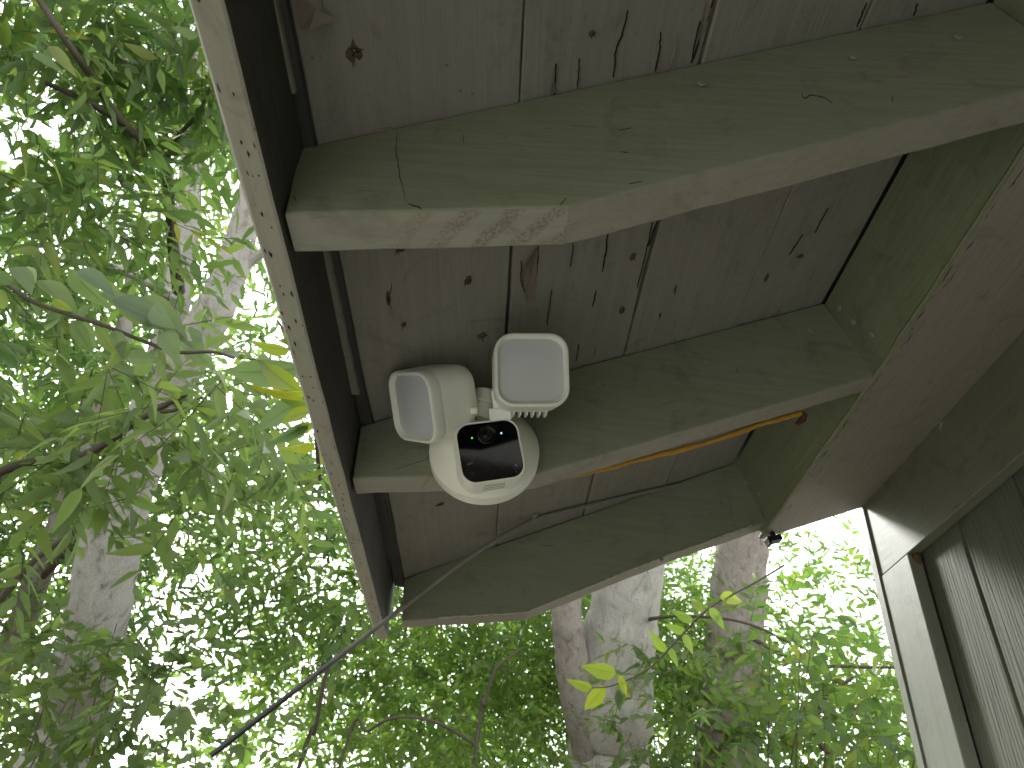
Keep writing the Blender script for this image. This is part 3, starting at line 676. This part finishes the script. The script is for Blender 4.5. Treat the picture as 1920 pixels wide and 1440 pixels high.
# ------------------------------------------------------------------ foliage
def leaf_template(rows=3, width=.34, fold=.10, droop=.16, seed=0, cols=1):
    """unit leaf along +X, width along Y, face +Z; returns verts, faces, uv"""
    rr = random.Random(seed); vs = []; uv = []; fs = []
    prof = lambda t: (math.sin(math.pi*t**.72))**.85*(1-.25*t)
    ts = [i/(rows+1) for i in range(rows+2)]; c_ = 2*cols+1; tw = rr.uniform(-.25, .25)
    vs.append((0, 0, 0)); uv.append((0, 0))
    for t in ts[1:-1]:
        for k in range(-cols, cols+1):
            s_ = k/cols; wd = width*prof(t)*s_*(1+rr.uniform(-.06, .06))
            z = fold*abs(s_)*prof(t)-droop*t*t+tw*wd*t+(rr.uniform(-.012, .012) if cols > 1 else 0); vs.append((t-.02*abs(s_), wd, z)); uv.append((s_, t))
    vs.append((1, 0, -droop)); uv.append((0, 1)); e = len(vs)-1
    for k in range(c_-1): fs.append((0, 1+k, 2+k)); fs.append((e, e-c_+k+1, e-c_+k))
    for j in range(rows-1):
        for k in range(c_-1): a = 1+j*c_+k; fs.append((a, a+c_, a+c_+1, a+1))
    return np.array(vs), fs, uv
def leaf_mesh(name, tmpl, mat):
    vs, fs, uv = tmpl; me = bpy.data.meshes.new(name); me.from_pydata([tuple(v) for v in vs], [], fs); me.materials.append(mat)
    ul = me.uv_layers.new(name='UVMap')
    for lp in me.loops: ul.data[lp.index].uv = uv[lp.vertex_index]
    me.polygons.foreach_set('use_smooth', [True]*len(fs)); return me
TM = {'lance': [leaf_template(2, .16, .05, .12, s) for s in range(3)], 'oval': [leaf_template(2, .21, .06, .14, s) for s in range(3)]}
def norm(a): return a/np.maximum(np.linalg.norm(a, axis=-1, keepdims=True), 1e-9)
def merged_leaves(name, org, ax, nr, ln, tint, kind, mat, parent):
    """every leaf its own small folded blade, joined into one mesh"""
    n = len(org); tm = TM[kind]; which = rng.integers(0, len(tm), n); V = []; Fq = []; tt = []; o = 0; loops = []; starts = []; tot = []
    for k, (vs, fs, uv) in enumerate(tm):
        s_ = np.where(which == k)[0]
        if not len(s_): continue
        sd_ = np.cross(nr[s_], ax[s_])
        W = org[s_][:, None, :]+ln[s_][:, None, None]*(vs[None, :, 0:1]*ax[s_][:, None, :]+vs[None, :, 1:2]*sd_[:, None, :]+vs[None, :, 2:3]*nr[s_][:, None, :])
        nv = len(vs); V.append(W.reshape(-1, 3)); tt.append(np.repeat(tint[s_], nv))
        base = (o+np.arange(len(s_))*nv)[:, None]
        for f in fs: Fq.append(base+np.array(f)[None, :])
        o += nv*len(s_)
    V = np.concatenate(V); tt = np.concatenate(tt)
    L = np.concatenate([q.ravel() for q in Fq]); cnt = np.concatenate([np.full(len(q), q.shape[1]) for q in Fq]); st = np.concatenate([[0], np.cumsum(cnt)[:-1]])
    me = bpy.data.meshes.new(name); me.vertices.add(len(V)); me.vertices.foreach_set('co', V.astype(np.float32).ravel())
    me.loops.add(len(L)); me.loops.foreach_set('vertex_index', L.astype(np.int32)); me.polygons.add(len(cnt)); me.polygons.foreach_set('loop_start', st.astype(np.int32)); me.polygons.foreach_set('loop_total', cnt.astype(np.int32))
    me.update(calc_edges=True); me.polygons.foreach_set('use_smooth', np.ones(len(cnt), bool))
    at_ = me.attributes.new('leaf_tint', 'FLOAT', 'POINT'); at_.data.foreach_set('value', tt.astype(np.float32))
    me.materials.append(mat); me.validate()
    return link(name, me, parent, 'stuff')
def sprigs(org, dirs, length, m, leaf, flat=.55):
    """alternate leaves along each twig: origins, axes, normals, lengths, tints"""
    n = len(org); t = (np.arange(m)+.5)/m
    up = norm(np.array([0, 0, 1.])+rng.normal(size=(n, 3))*.35); side = norm(np.cross(dirs, up)); up = np.cross(side, dirs)
    sgn = np.where(np.arange(m) % 2, 1., -1.)[None, :, None]
    curve = -np.array([0, 0, 1.])[None, None, :]*(t[None, :, None]**2)*.35*length[:, None, None]
    o = org[:, None, :]+dirs[:, None, :]*t[None, :, None]*length[:, None, None]+curve
    ax = norm(dirs[:, None, :]*(.55+.5*t[None, :, None])+side[:, None, :]*sgn*.9+np.array([0, 0, -.28])+rng.normal(size=(n, m, 3))*.28)
    nr = norm(up[:, None, :]+rng.normal(size=(n, m, 3))*flat); nr = norm(nr-ax*np.sum(nr*ax, -1, keepdims=True))
    ln = leaf*(.65+.6*rng.random((n, m)))*(1-.35*np.abs(t[None, :]-.45))
    ti = np.clip(.35+.22*rng.normal(size=(n, 1))+.14*rng.normal(size=(n, m)), 0, 1)
    return [q.reshape(-1, *q.shape[2:]) for q in (o, ax, nr, ln, ti)]
def allowed(p):
    x, y, z = p[:, 0], p[:, 1], p[:, 2]; d = np.linalg.norm(p, axis=1)
    house_ = (x > -.34) & (y < 1.40) & (z > -1.6)
    # the canopy is open along the way the light reaches the house corner
    q = p-np.array([.70, 1.16, .68]); s_ = np.array(sd); al = q@s_; off = np.linalg.norm(q-al[:, None]*s_, axis=1)
    gap = (al > 0) & (off < .10+.055*al)
    return ~house_ & ~gap & (z > GZ+.03) & (d > .95)
def project(p):
    d = p@cF; return 960+FOC*(p@cR)/d, 720-FOC*(p@cU)/d, d
def in_view(p):
    px, py, d = project(p)
    vis = (d > .2) & (px > -10) & (px < 1930) & (py > -10) & (py < 1450)
    left = px < 352+.291*py
    bott = (py > 1185) | ((px > 760) & (py > 1185-.35*np.maximum(px-990, 0)))
    return vis & (left | (bott & (px < 1615+.25*(py-955))))
def tubes_mesh(name, segs, mat, parent, kind='stuff'):
    """many thin three-sided twigs in one mesh"""
    a = np.array([q[0] for q in segs]); b2 = np.array([q[1] for q in segs]); r0 = np.array([q[2] for q in segs]); r1 = np.array([q[3] for q in segs])
    d = norm(b2-a); s_ = norm(np.cross(d, np.array([.31, .22, .93]))); t = np.cross(d, s_); V = []
    for base, rr in ((a, r0), (b2, r1)):
        for k in range(3): an = 2*math.pi*k/3; V.append(base+(s_*math.cos(an)+t*math.sin(an))*rr[:, None])
    V = np.stack(V, 1); n = len(a); F_ = []
    base = np.arange(n)[:, None]*6
    for k in range(3): j = (k+1) % 3; F_.append(base+np.array([[k, j, 3+j, 3+k]]))
    F_ = np.concatenate(F_); me = bpy.data.meshes.new(name); me.from_pydata(V.reshape(-1, 3).tolist(), [], F_.tolist()); me.materials.append(mat); return link(name, me, parent, kind)
def blobs(n, cs):
    """points spread through a handful of overlapping clumps"""
    vol = np.array([c_[3]*c_[4]*c_[5]*(c_[6] if len(c_) > 6 else 1) for c_ in cs]); pick = rng.choice(len(cs), n, p=vol/vol.sum()); u_ = norm(rng.normal(size=(n, 3))); rad = rng.random(n)**.42
    cc = np.array([c_[:3] for c_ in cs]); rr = np.array([c_[3:6] for c_ in cs]); return cc[pick]+u_*rad[:, None]*rr[pick], norm(u_*.7+rng.normal(size=(n, 3))*.6+np.array([0, 0, -.1]))
def ofs(o): return Vector(o.location)
def foliage(root, clumps, nspr, leaf, m, kind, mat, length=.30, singles=120, twig_r=.0016, holes=None):
    org, dirs = blobs(nspr, clumps); L = length*(.6+.8*rng.random(nspr))
    o, ax, nr, ln, ti = sprigs(org, dirs, L, m, leaf)
    keep = allowed(o) & allowed(o+ax*ln[:, None])
    if holes is not None:      # real gaps in the canopy: sight lines where no branch grows
        pass
    o, ax, nr, ln, ti = o[keep], ax[keep], nr[keep], ln[keep], ti[keep]
    kt = allowed(org) & allowed(org+dirs*L[:, None]); segs = [(a, a+d*l-np.array([0, 0, .2*l]), twig_r*1.3, twig_r*.5) for a, d, l in zip(org[kt], dirs[kt], L[kt])]
    if segs: tubes_mesh('twigs', segs, m_twig, root)
    mid_ = o+ax*ln[:, None]*.5; px, py, d = project(mid_); iv = in_view(mid_)
    score = np.where(iv, ln/np.maximum(d, .1), -1); idx = np.argsort(-score)[:singles]; idx = idx[score[idx] > 0]
    mask = np.ones(len(o), bool); mask[idx] = False
    merged_leaves('foliage', o[mask], ax[mask], nr[mask], ln[mask], ti[mask], kind, LM[mat][0], root)
    if singles:
        mes = [leaf_mesh('leaf', leaf_template(4, .15 if kind == 'lance' else .25, .06, .15, s, 1), LM[mat][1]) for s in range(5)]
        for i in idx: put_leaf('leaf', mes[i % 5], o[i], ax[i], nr[i], ln[i], root)
def put_leaf(name, me, org, ax, nr, ln, root):
    ob = bpy.data.objects.new(name, me); C.objects.link(ob); ob.parent = root; sd_ = np.cross(nr, ax)
    wo_ = root_off(root)
    ob.matrix_basis = Matrix(((ax[0]*ln, sd_[0]*ln, nr[0]*ln, org[0]-wo_[0]), (ax[1]*ln, sd_[1]*ln, nr[1]*ln, org[1]-wo_[1]), (ax[2]*ln, sd_[2]*ln, nr[2]*ln, org[2]-wo_[2]), (0, 0, 0, 1)))
    return ob
def root_off(o): return o.location if o.type == 'EMPTY' else Vector((0, 0, 0))
def limb(name, pts, mat, root, n=14, bumpy=.05, wid=None):
    """pts: (px, py, depth, width in photo pixels) -> tapered, slightly lumpy tube in metres"""
    P3 = []; R3 = []
    for q in pts:
        if len(q) == 4: P3.append(at(q[0], q[1], q[2])); R3.append(q[3]*.5*q[2]/FOC)
        else: P3.append(np.array(q[:3])); R3.append(q[4])
    cp = catmull(P3, 7); rr = np.interp(np.linspace(0, len(R3)-1, len(cp)), range(len(R3)), R3)
    mb = MB(); mb.tube(cp, [a*(1+random.uniform(-bumpy, bumpy)) for a in rr], n)
    me_o = mb.build(name, mat, root, True)
    co = np.array([v.co for v in me_o.data.vertices]); co += rng.normal(size=co.shape)*(.012*np.repeat(np.append(rr, [])[:], n)[:len(co), None]); me_o.data.vertices.foreach_set('co', co.ravel()); return me_o
def low(q, x=0, y=0, r=.1): p_ = at(q[0], q[1], q[2]); return (p_[0]+x, p_[1]+y, GZ-.05, None, r)

# --- pale trunk on the left (forks into a lighter limb)
b_ = low((95, 1440, 4.0), -.05, .1)
tA = thing('pale_tree', 'pale grey barked tree leaning right behind the left leaves, forking into a whitish limb', 'tree', (b_[0], b_[1], GZ))
limb('trunk', [low((95, 1440, 4.0), -.1, .05, .24), (95, 1440, 4.0, 128), (165, 1230, 4.0, 118), (212, 1010, 4.05, 104), (268, 830, 4.1, 92), (332, 690, 4.15, 82), (398, 590, 4.2, 72), (442, 480, 4.3, 60), (475, 350, 4.4, 48), (500, 200, 4.5, 40)], m_bark, tA)
limb('branch', [(238, 900, 4.08, 60), (290, 720, 4.2, 55), (328, 570, 4.3, 52), (350, 420, 4.4, 46), (360, 300, 4.5, 40), (372, 180, 4.6, 32), (380, 40, 4.7, 26)], m_bark, tA)
limb('branch', [(362, 290, 4.5, 24), (395, 245, 4.45, 20), (440, 190, 4.4, 14)], m_bark, tA, 10)
limb('branch', [(420, 540, 4.25, 26), (470, 490, 4.3, 20), (540, 440, 4.3, 14)], m_bark, tA, 10)
limb('branch', [(330, 560, 4.2, 22), (270, 525, 4.1, 20), (205, 500, 4.0, 16), (100, 485, 3.9, 11)], m_bark, tA, 10)
limb('branch', [(335, 545, 3.9, 24), (322, 440, 3.4, 20), (308, 315, 2.9, 18), (230, 230, 2.5, 15), (175, 150, 2.3, 13), (120, 70, 2.2, 12), (60, -20, 2.2, 11)], m_twig, tA, 10)
limb('branch', [(306, 312, 2.9, 12), (335, 255, 2.8, 9), (370, 215, 2.75, 7), (402, 150, 2.7, 5)], m_twig, tA, 8)
limb('branch', [(225, 228, 2.48, 12), (160, 190, 2.4, 11), (85, 155, 2.3, 9)], m_twig, tA, 8)
limb('branch', [(340, 260, 4.4, 24), (290, 170, 4.4, 22), (240, 115, 4.4, 18), (195, 75, 4.4, 14)], m_bark2, tA, 8)
fr_ = [at(40, 170, 2.5), at(300, 50, 2.7), at(110, 400, 2.6), at(400, 130, 3.0), at(20, 690, 2.7), at(190, 20, 2.6), at(260, 420, 3.2)]
bk_ = [at(170, 240, 5.6), at(30, 560, 5.6), at(420, 420, 6.2), at(300, 720, 6.4), at(80, 1000, 6.0), at(480, 960, 6.6), at(560, 820, 5.8), at(520, 1040, 5.2), at(620, 1100, 6.4), at(400, 60, 5.6)]
foliage(tA, [(*q, .42, .36, .26) for q in fr_], 400, .12, 9, 'lance', 'mid', .32, 220)
foliage(tA, [(*q, 1.1, 1.0, .9) for q in bk_], 1350, .155, 9, 'lance', 'mid', .36, 80)

# --- thin trunk at the far left edge
b_ = low((0, 1235, 5.0), -.2, .1)
tC = thing('slender_tree', 'slender leaning tree at the left edge with a thin grey brown trunk', 'tree', (b_[0], b_[1], GZ))
limb('trunk', [low((0, 1235, 5.0), -.25, 0, .12), (-20, 1280, 5.0, 52), (70, 1085, 5.0, 44), (125, 945, 5.05, 40), (180, 800, 5.1, 34), (225, 650, 5.2, 28), (250, 500, 5.3, 20)], m_bark2, tC)
limb('branch', [(60, 1100, 5.0, 16), (120, 1040, 4.9, 14), (190, 965, 4.8, 12), (250, 900, 4.8, 8)], m_twig, tC, 8)
limb('branch', [(0, 1125, 3.6, 14), (60, 1055, 3.6, 12), (120, 1010, 3.6, 11), (190, 965, 3.6, 8)], m_twig, tC, 8)
foliage(tC, [(-4.6, 4.2, 2.6, 1.7, 1.4, 1.8), (-3.6, 5.4, 1.6, 1.5, 1.2, 1.5), (-3.0, 5.2, .2, 1.2, .8, .8), (-4.4, 4.2, 1.2, 1.0, .8, .9)], 1700, .10, 9, 'lance', 'mid', .34, 60)

# --- overhanging tree rooted off the left edge, reaching a dark branch into the picture
tF = thing('overhanging_tree', 'dark branched tree reaching in from the left edge with drooping blue green leaves', 'tree', (-2.4, .9, GZ))
limb('trunk', [(-2.4, .9, GZ-.05, None, .11), (-2.35, .95, -.5, None, .10), (-2.3, 1.0, .4, None, .085), (-2.2, 1.15, 1.3, None, .06), (-2.0, 1.3, 2.2, None, .04)], m_bark2, tF)
limb('branch', [(-2.33, .98, -.1, None, .035), tuple(at(-120, 940, 2.3))+(None, .022), (0, 885, 2.2, 17), (80, 862, 2.2, 16), (150, 855, 2.2, 15), (200, 830, 2.2, 15), (245, 798, 2.2, 14), (300, 765, 2.2, 11), (350, 738, 2.2, 9)], m_twig, tF, 10)
limb('branch', [(290, 772, 2.2, 9), (330, 768, 2.2, 8), (380, 745, 2.2, 5)], m_twig, tF, 8)
limb('branch', [(150, 855, 2.2, 9), (110, 830, 2.25, 8), (60, 815, 2.3, 6)], m_twig, tF, 8)
P0 = at(200, 800, 2.2); P1 = at(380, 740, 2.1); P2 = at(80, 930, 2.3); P3 = at(330, 900, 2.4); P4 = at(60, 760, 2.4); P5 = at(470, 800, 2.5)
foliage(tF, [(*P0, .32, .3, .18), (*P1, .30, .3, .17), (*P2, .35, .3, .2), (*P3, .35, .3, .17), (*P4, .3, .35, .17), (*P5, .3, .3, .2)], 95, .125, 8, 'lance', 'dark', .27, 280)
# --- big pale trunk and side stem, right of centre
b_ = low((1150, 1440, 4.6), 0, .1)
tD = thing('twin_stem_tree', 'thick pale trunk with a thinner stem beside it below the eave, right of centre', 'tree', (b_[0], b_[1], GZ))
limb('trunk', [low((1150, 1440, 4.6), 0, 0, .29), (1140, 1440, 4.6, 150), (1148, 1330, 4.6, 152), (1158, 1220, 4.65, 140), (1178, 1100, 4.7, 124), (1195, 980, 4.8, 112), (1205, 840, 4.9, 100), (1210, 640, 5.1, 80)], m_bark, tD, 20)
limb('branch', [(1110, 1415, 4.55, 70), (1085, 1320, 4.5, 66), (1070, 1220, 4.5, 62), (1062, 1140, 4.5, 58), (1070, 1040, 4.6, 50), (1080, 850, 4.8, 40)], m_bark2, tD)
limb('branch', [(1190, 1165, 4.65, 9), (1260, 1156, 4.3, 6), (1340, 1158, 4.0, 5), (1410, 1172, 3.9, 4.5), (1480, 1205, 3.85, 3.5)], m_twig, tD, 8)
foliage(tD, [(.4, 5.9, 2.3, 1.4, 1.0, .8), (-.6, 6.2, 1.9, 1.4, 1.0, .9), (1.2, 6.6, 2.2, 1.4, .9, .9), (1.05, 4.3, 1.35, .4, .4, .30), (-.3, 5.4, 1.0, 1.0, .8, .7)], 2700, .10, 9, 'lance', 'lime', .32, 90)
b_ = low((1370, 1440, 5.6), 0, .1)
tE = thing('mottled_tree', 'mottled brown trunk half hidden by leaves between the pale trunk and the house corner', 'tree', (b_[0], b_[1], GZ))
limb('trunk', [low((1370, 1440, 5.6), 0, 0, .25), (1365, 1440, 5.6, 112), (1372, 1300, 5.6, 106), (1380, 1150, 5.7, 102), (1392, 1010, 5.8, 96), (1400, 850, 5.9, 80)], m_bark2, tE, 18)
limb('branch', [(1395, 1190, 5.6, 9), (1500, 1240, 4.6, 7), (1600, 1250, 4.4, 6), (1690, 1252, 4.3, 5)], m_twig, tE, 8)
limb('branch', [(1560, 1420, 4.3, 10), (1530, 1380, 4.3, 9), (1545, 1310, 4.3, 8), (1600, 1270, 4.3, 6)], m_twig, tE, 8)
foliage(tE, [(2.6, 6.2, 2.2, 1.3, 1.0, 1.3), (1.6, 6.6, 1.6, .9, .8, .8), (2.9, 5.4, 1.0, 1.0, .9, .8), (2.2, 4.6, 1.5, .5, .5, .5)], 900, .115, 8, 'oval', 'lime', .34, 200)
# --- shrubs
def shrub(name, label, clumps, n, leaf, mat, kind, stems, singles=150, length=.26):
    cx = sum(q[0] for q in clumps)/len(clumps); cy = sum(q[1] for q in clumps)/len(clumps)
    t = thing(name, label, 'shrub', (cx, cy, GZ))
    for q in clumps[:stems]:
        for k in range(3):
            a = (cx+random.uniform(-.2, .2), cy+random.uniform(-.15, .15), GZ-.02); e = np.array(q[:3])+rng.normal(size=3)*.25
            md_ = (np.array(a)+e)/2+rng.normal(size=3)*.12; mb = MB(); mb.tube(catmull([a, md_, e], 6), np.linspace(.009, .0025, 13), 6); mb.build('stem', m_twig, t, True)
    foliage(t, clumps, n, leaf, 9, kind, LMK[mat], length, singles); return t
LMK = {'mid': 'mid', 'dark': 'dark', 'lime': 'lime'}
P = [at(120, 1360, 3.2), at(330, 1330, 3.3), at(250, 1230, 3.4), at(430, 1400, 3.5), at(20, 1250, 3.3)]
shrub('compound_leaf_shrub', 'blue green compound leaved shrub in the lower left corner in front of the pale trunk', [(*P[0], .5, .4, .34), (*P[1], .36, .35, .26), (*P[2], .34, .3, .22), (*P[3], .3, .3, .22), (*P[4], .4, .35, .3), (P[0][0], P[0][1], -.75, .7, .6, .7, .4)], 210, .10, 'dark', 'oval', 5, 260)
P = [at(1330, 1390, 3.6), at(1480, 1350, 3.7), at(1620, 1400, 3.5), at(1300, 1250, 3.9), at(1450, 1180, 4.0), at(1180, 1430, 3.8)]
shrub('green_shrub', 'mid green shrub in front of the mottled trunk beside the house corner', [(*P[0], .42, .35, .28), (*P[1], .42, .35, .3), (*P[2], .4, .35, .28), (*P[3], .3, .3, .2), (*P[4], .4, .35, .25), (*P[5], .25, .3, .2), (P[1][0], P[1][1], -.75, .8, .5, .7, .4)], 170, .10, 'mid', 'oval', 5, 280)
# arching bare stems low in the middle
t = thing('arching_brambles', 'thin bare brown stems arching low behind the black cable end', 'shrub', tuple(low((600, 1440, 4.2))[:3]))
limb('stem', [low((520, 1440, 4.2), 0, 0, .012), (560, 1440, 4.2, 9), (590, 1370, 4.2, 8), (612, 1260, 4.25, 7), (640, 1220, 4.3, 5)], m_twig, t, 7)
limb('stem', [low((615, 1440, 4.0), 0, 0, .012), (640, 1425, 4.0, 6), (690, 1372, 4.0, 6), (745, 1345, 4.0, 5), (820, 1355, 4.05, 6), (890, 1395, 4.1, 6)], m_twig, t, 7)
limb('stem', [low((890, 1440, 4.1), 0, 0, .012), (893, 1400, 4.1, 8), (910, 1320, 4.15, 7), (930, 1255, 4.2, 6), (980, 1215, 4.25, 4)], m_twig, t, 7)

# --- the far wood: one mass of leaf clumps
def far_wood():
    cl = []
    for k in range(90):
        a = math.radians(random.uniform(-75, 38)); d = random.uniform(8, 13); cl.append((math.sin(a)*d, math.cos(a)*d, random.uniform(-.6, 5.5), random.uniform(1, 1.8), random.uniform(1, 1.6), random.uniform(.8, 1.5)))
    org, dirs = blobs(5600, cl); L = .5*(.6+.8*rng.random(len(org))); o, ax, nr, ln, ti = sprigs(org, dirs, L, 9, .19); kp = allowed(o); az_ = np.degrees(np.arctan2(o[:, 0], o[:, 1])); kp &= ~((az_ > 11) & (rng.random(len(o)) < .42))
    ob = merged_leaves('far_wood', o[kp], ax[kp], nr[kp], ln[kp], ti[kp], 'oval', LM['lime'][0], None); tag(ob, 'bright yellow green mass of far foliage behind all the trunks', 'woodland'); return ob
far_wood()
# unseen foliage added behind the camera to block sky in reflections, kept sparse
cl = [(-3.5, -6.5, -.2, 1.8, 1.0, 1.3), (-1, -7, -.3, 1.8, 1.0, 1.2), (-7.5, -3, -.2, 1.2, 1.8, 1.3), (2, -7.0, -.2, 1.8, 1.0, 1.2)]
org, dirs = blobs(1500, cl); o, ax, nr, ln, ti = sprigs(org, dirs, .4*np.ones(len(org)), 9, .13); kp = allowed(o)
ob = merged_leaves('unseen_foliage', o[kp], ax[kp], nr[kp], ln[kp], ti[kp], 'oval', LM['mid'][0], None); tag(ob, 'leafy mass out of view behind the viewer, added to block sky in reflections', 'unseen_foliage')

# --- leafy shoots with large leaves close by the fascia
BIG = [leaf_mesh('leaf', leaf_template(7, .21+.03*s, .07, .22, 30+s, 3), m_bigleaf) for s in range(4)]
YEL = [leaf_mesh('leaf', leaf_template(7, .15, .07, .22, 50+s, 3), m_yelleaf) for s in range(2)]
LIM = [leaf_mesh('leaf', leaf_template(7, .20+.03*s, .07, .2, 70+s, 3), m_limeleaf) for s in range(3)]
def big_leaf(root, base, tip, d0, d1, face=None, yel=False, roll=0., green=None):
    a = at(*base, d0); b2 = at(*tip, d1); ax = b2-a; ln = np.linalg.norm(ax); ax = ax/ln
    v = -a/np.linalg.norm(a); nr = v if face is None else face
    nr = nr-ax*(nr@ax); nr /= np.linalg.norm(nr); sd_ = np.cross(nr, ax); nr = nr*math.cos(roll)+sd_*math.sin(roll)
    ob = put_leaf('leaf', random.choice(YEL if yel else (green or BIG)), a, ax, nr, ln, root); return ob
st = thing('leafy_shoot', 'arching shoot with broad veined leaves crossing the left side toward the fascia', 'branch', tuple(at(-60, 500, 1.5)))
limb('stem', [(-80, 490, 1.5, 9), (0, 525, 1.5, 9), (60, 565, 1.5, 8), (130, 590, 1.5, 8), (200, 612, 1.5, 8), (270, 640, 1.5, 7), (330, 660, 1.5, 7), (400, 660, 1.5, 6), (440, 672, 1.5, 5)], m_twig, st, 8)
for bs, tp, rl in [((25,530),(-40,500),.3),((30,500),(60,540),.5),((75,525),(155,580),.9),((130,505),(205,590),-.5),((68,530),(30,495),.2),((150,505),(215,545),.6),((195,548),(275,590),1.0),((210,560),(375,630),.95),((270,555),(365,625),.8),
        ((135,600),(175,662),.2),((140,600),(180,665),-.3),((180,615),(215,658),.1),((215,620),(232,668),.2),((95,590),(98,630),.5),((115,570),(85,620),.7),((100,560),(135,590),-.6),((285,575),(315,612),-.5),((275,595),(320,610),.3),
        ((310,620),(330,675),-.2),((355,640),(388,685),.3),((240,668),(292,672),.1),((320,640),(300,610),.4),((390,650),(440,625),.2),((380,640),(345,610),.3),((420,665),(455,655),.6),((10,545),(-50,580),.2),((240,640),(205,690),.3)]:
    d = 1.5+random.uniform(-.06, .06); big_leaf(st, bs, tp, d, d+random.uniform(-.05, .08), None, False, rl)
LIM2 = [leaf_mesh('leaf', leaf_template(7, .15+.02*s, .07, .2, 80+s, 3), m_limeleaf) for s in range(3)]
BIG2 = [leaf_mesh('leaf', leaf_template(7, .16+.02*s, .07, .2, 90+s, 3), m_bigleaf) for s in range(3)]
sh = thing('yellowing_shoot', 'clump of large veined leaves, some yellow, right against the outside of the fascia', 'branch', tuple(at(560, 760, 1.25)))
limb('stem', [(600, 900, 1.35, 7), (590, 800, 1.3, 7), (585, 745, 1.25, 7), (575, 690, 1.25, 6), (545, 640, 1.25, 5), (520, 600, 1.25, 4)], m_twig, sh, 8)
for bs, tp, yl, rl in [((572,742),(455,668),True,.35),((570,700),(495,672),False,-.1),((560,660),(520,612),False,.3),((585,770),(512,790),True,-.3),((575,735),(438,738),True,1.0),((580,790),(500,845),False,.5),((578,740),(470,812),False,-.1),
        ((590,830),(505,858),True,.9),((600,870),(530,880),False,.8),((590,790),(520,828),False,.7),((560,690),(395,712),False,.4),((545,655),(455,650),False,.6),((585,760),(500,742),False,.5),((596,840),(600,890),False,.4),((560,640),(515,640),False,.2),((605,880),(560,905),False,.3)]:
    d = (1.16 if yl else 1.28)+random.uniform(-.03, .07); big_leaf(sh, bs, tp, d, d+random.uniform(-.03, .06), None, yl, rl, LIM2 if random.random() < .6 else BIG2)
# sprig of large leaves low in front of the trunks, right of centre
sr = thing('low_sprig', 'sprig of lime leaves with yellow mottling in front of the thick pale trunk', 'branch', tuple(at(1330, 1130, 2.2)))
limb('stem', [(1470, 1060, 2.4, 4), (1420, 1090, 2.3, 4), (1330, 1140, 2.2, 4), (1270, 1200, 2.2, 3.5), (1215, 1255, 2.2, 3), (1150, 1285, 2.2, 2.5), (1110, 1290, 2.2, 2)], m_twig, sr, 7)
for bs, tp, yl, rl in [((1155,1262),(1088,1252),False,.3),((1135,1285),(1088,1345),True,.1),((1160,1265),(1180,1312),True,.2),((1255,1215),(1272,1250),False,.2),((1250,1222),(1215,1185),False,.5),((1280,1190),(1305,1228),False,.6),((1285,1185),(1245,1172),False,.3),
        ((1110,1290),(1065,1280),False,.5),((1320,1145),(1290,1120),False,.3),((1330,1140),(1362,1180),False,.4),((1350,1120),(1400,1125),False,.3),((1300,1160),(1250,1150),False,.7)]:
    d = 2.2+random.uniform(-.05, .05); big_leaf(sr, bs, tp, d, d+random.uniform(-.05, .08), None, yl, rl, LIM)
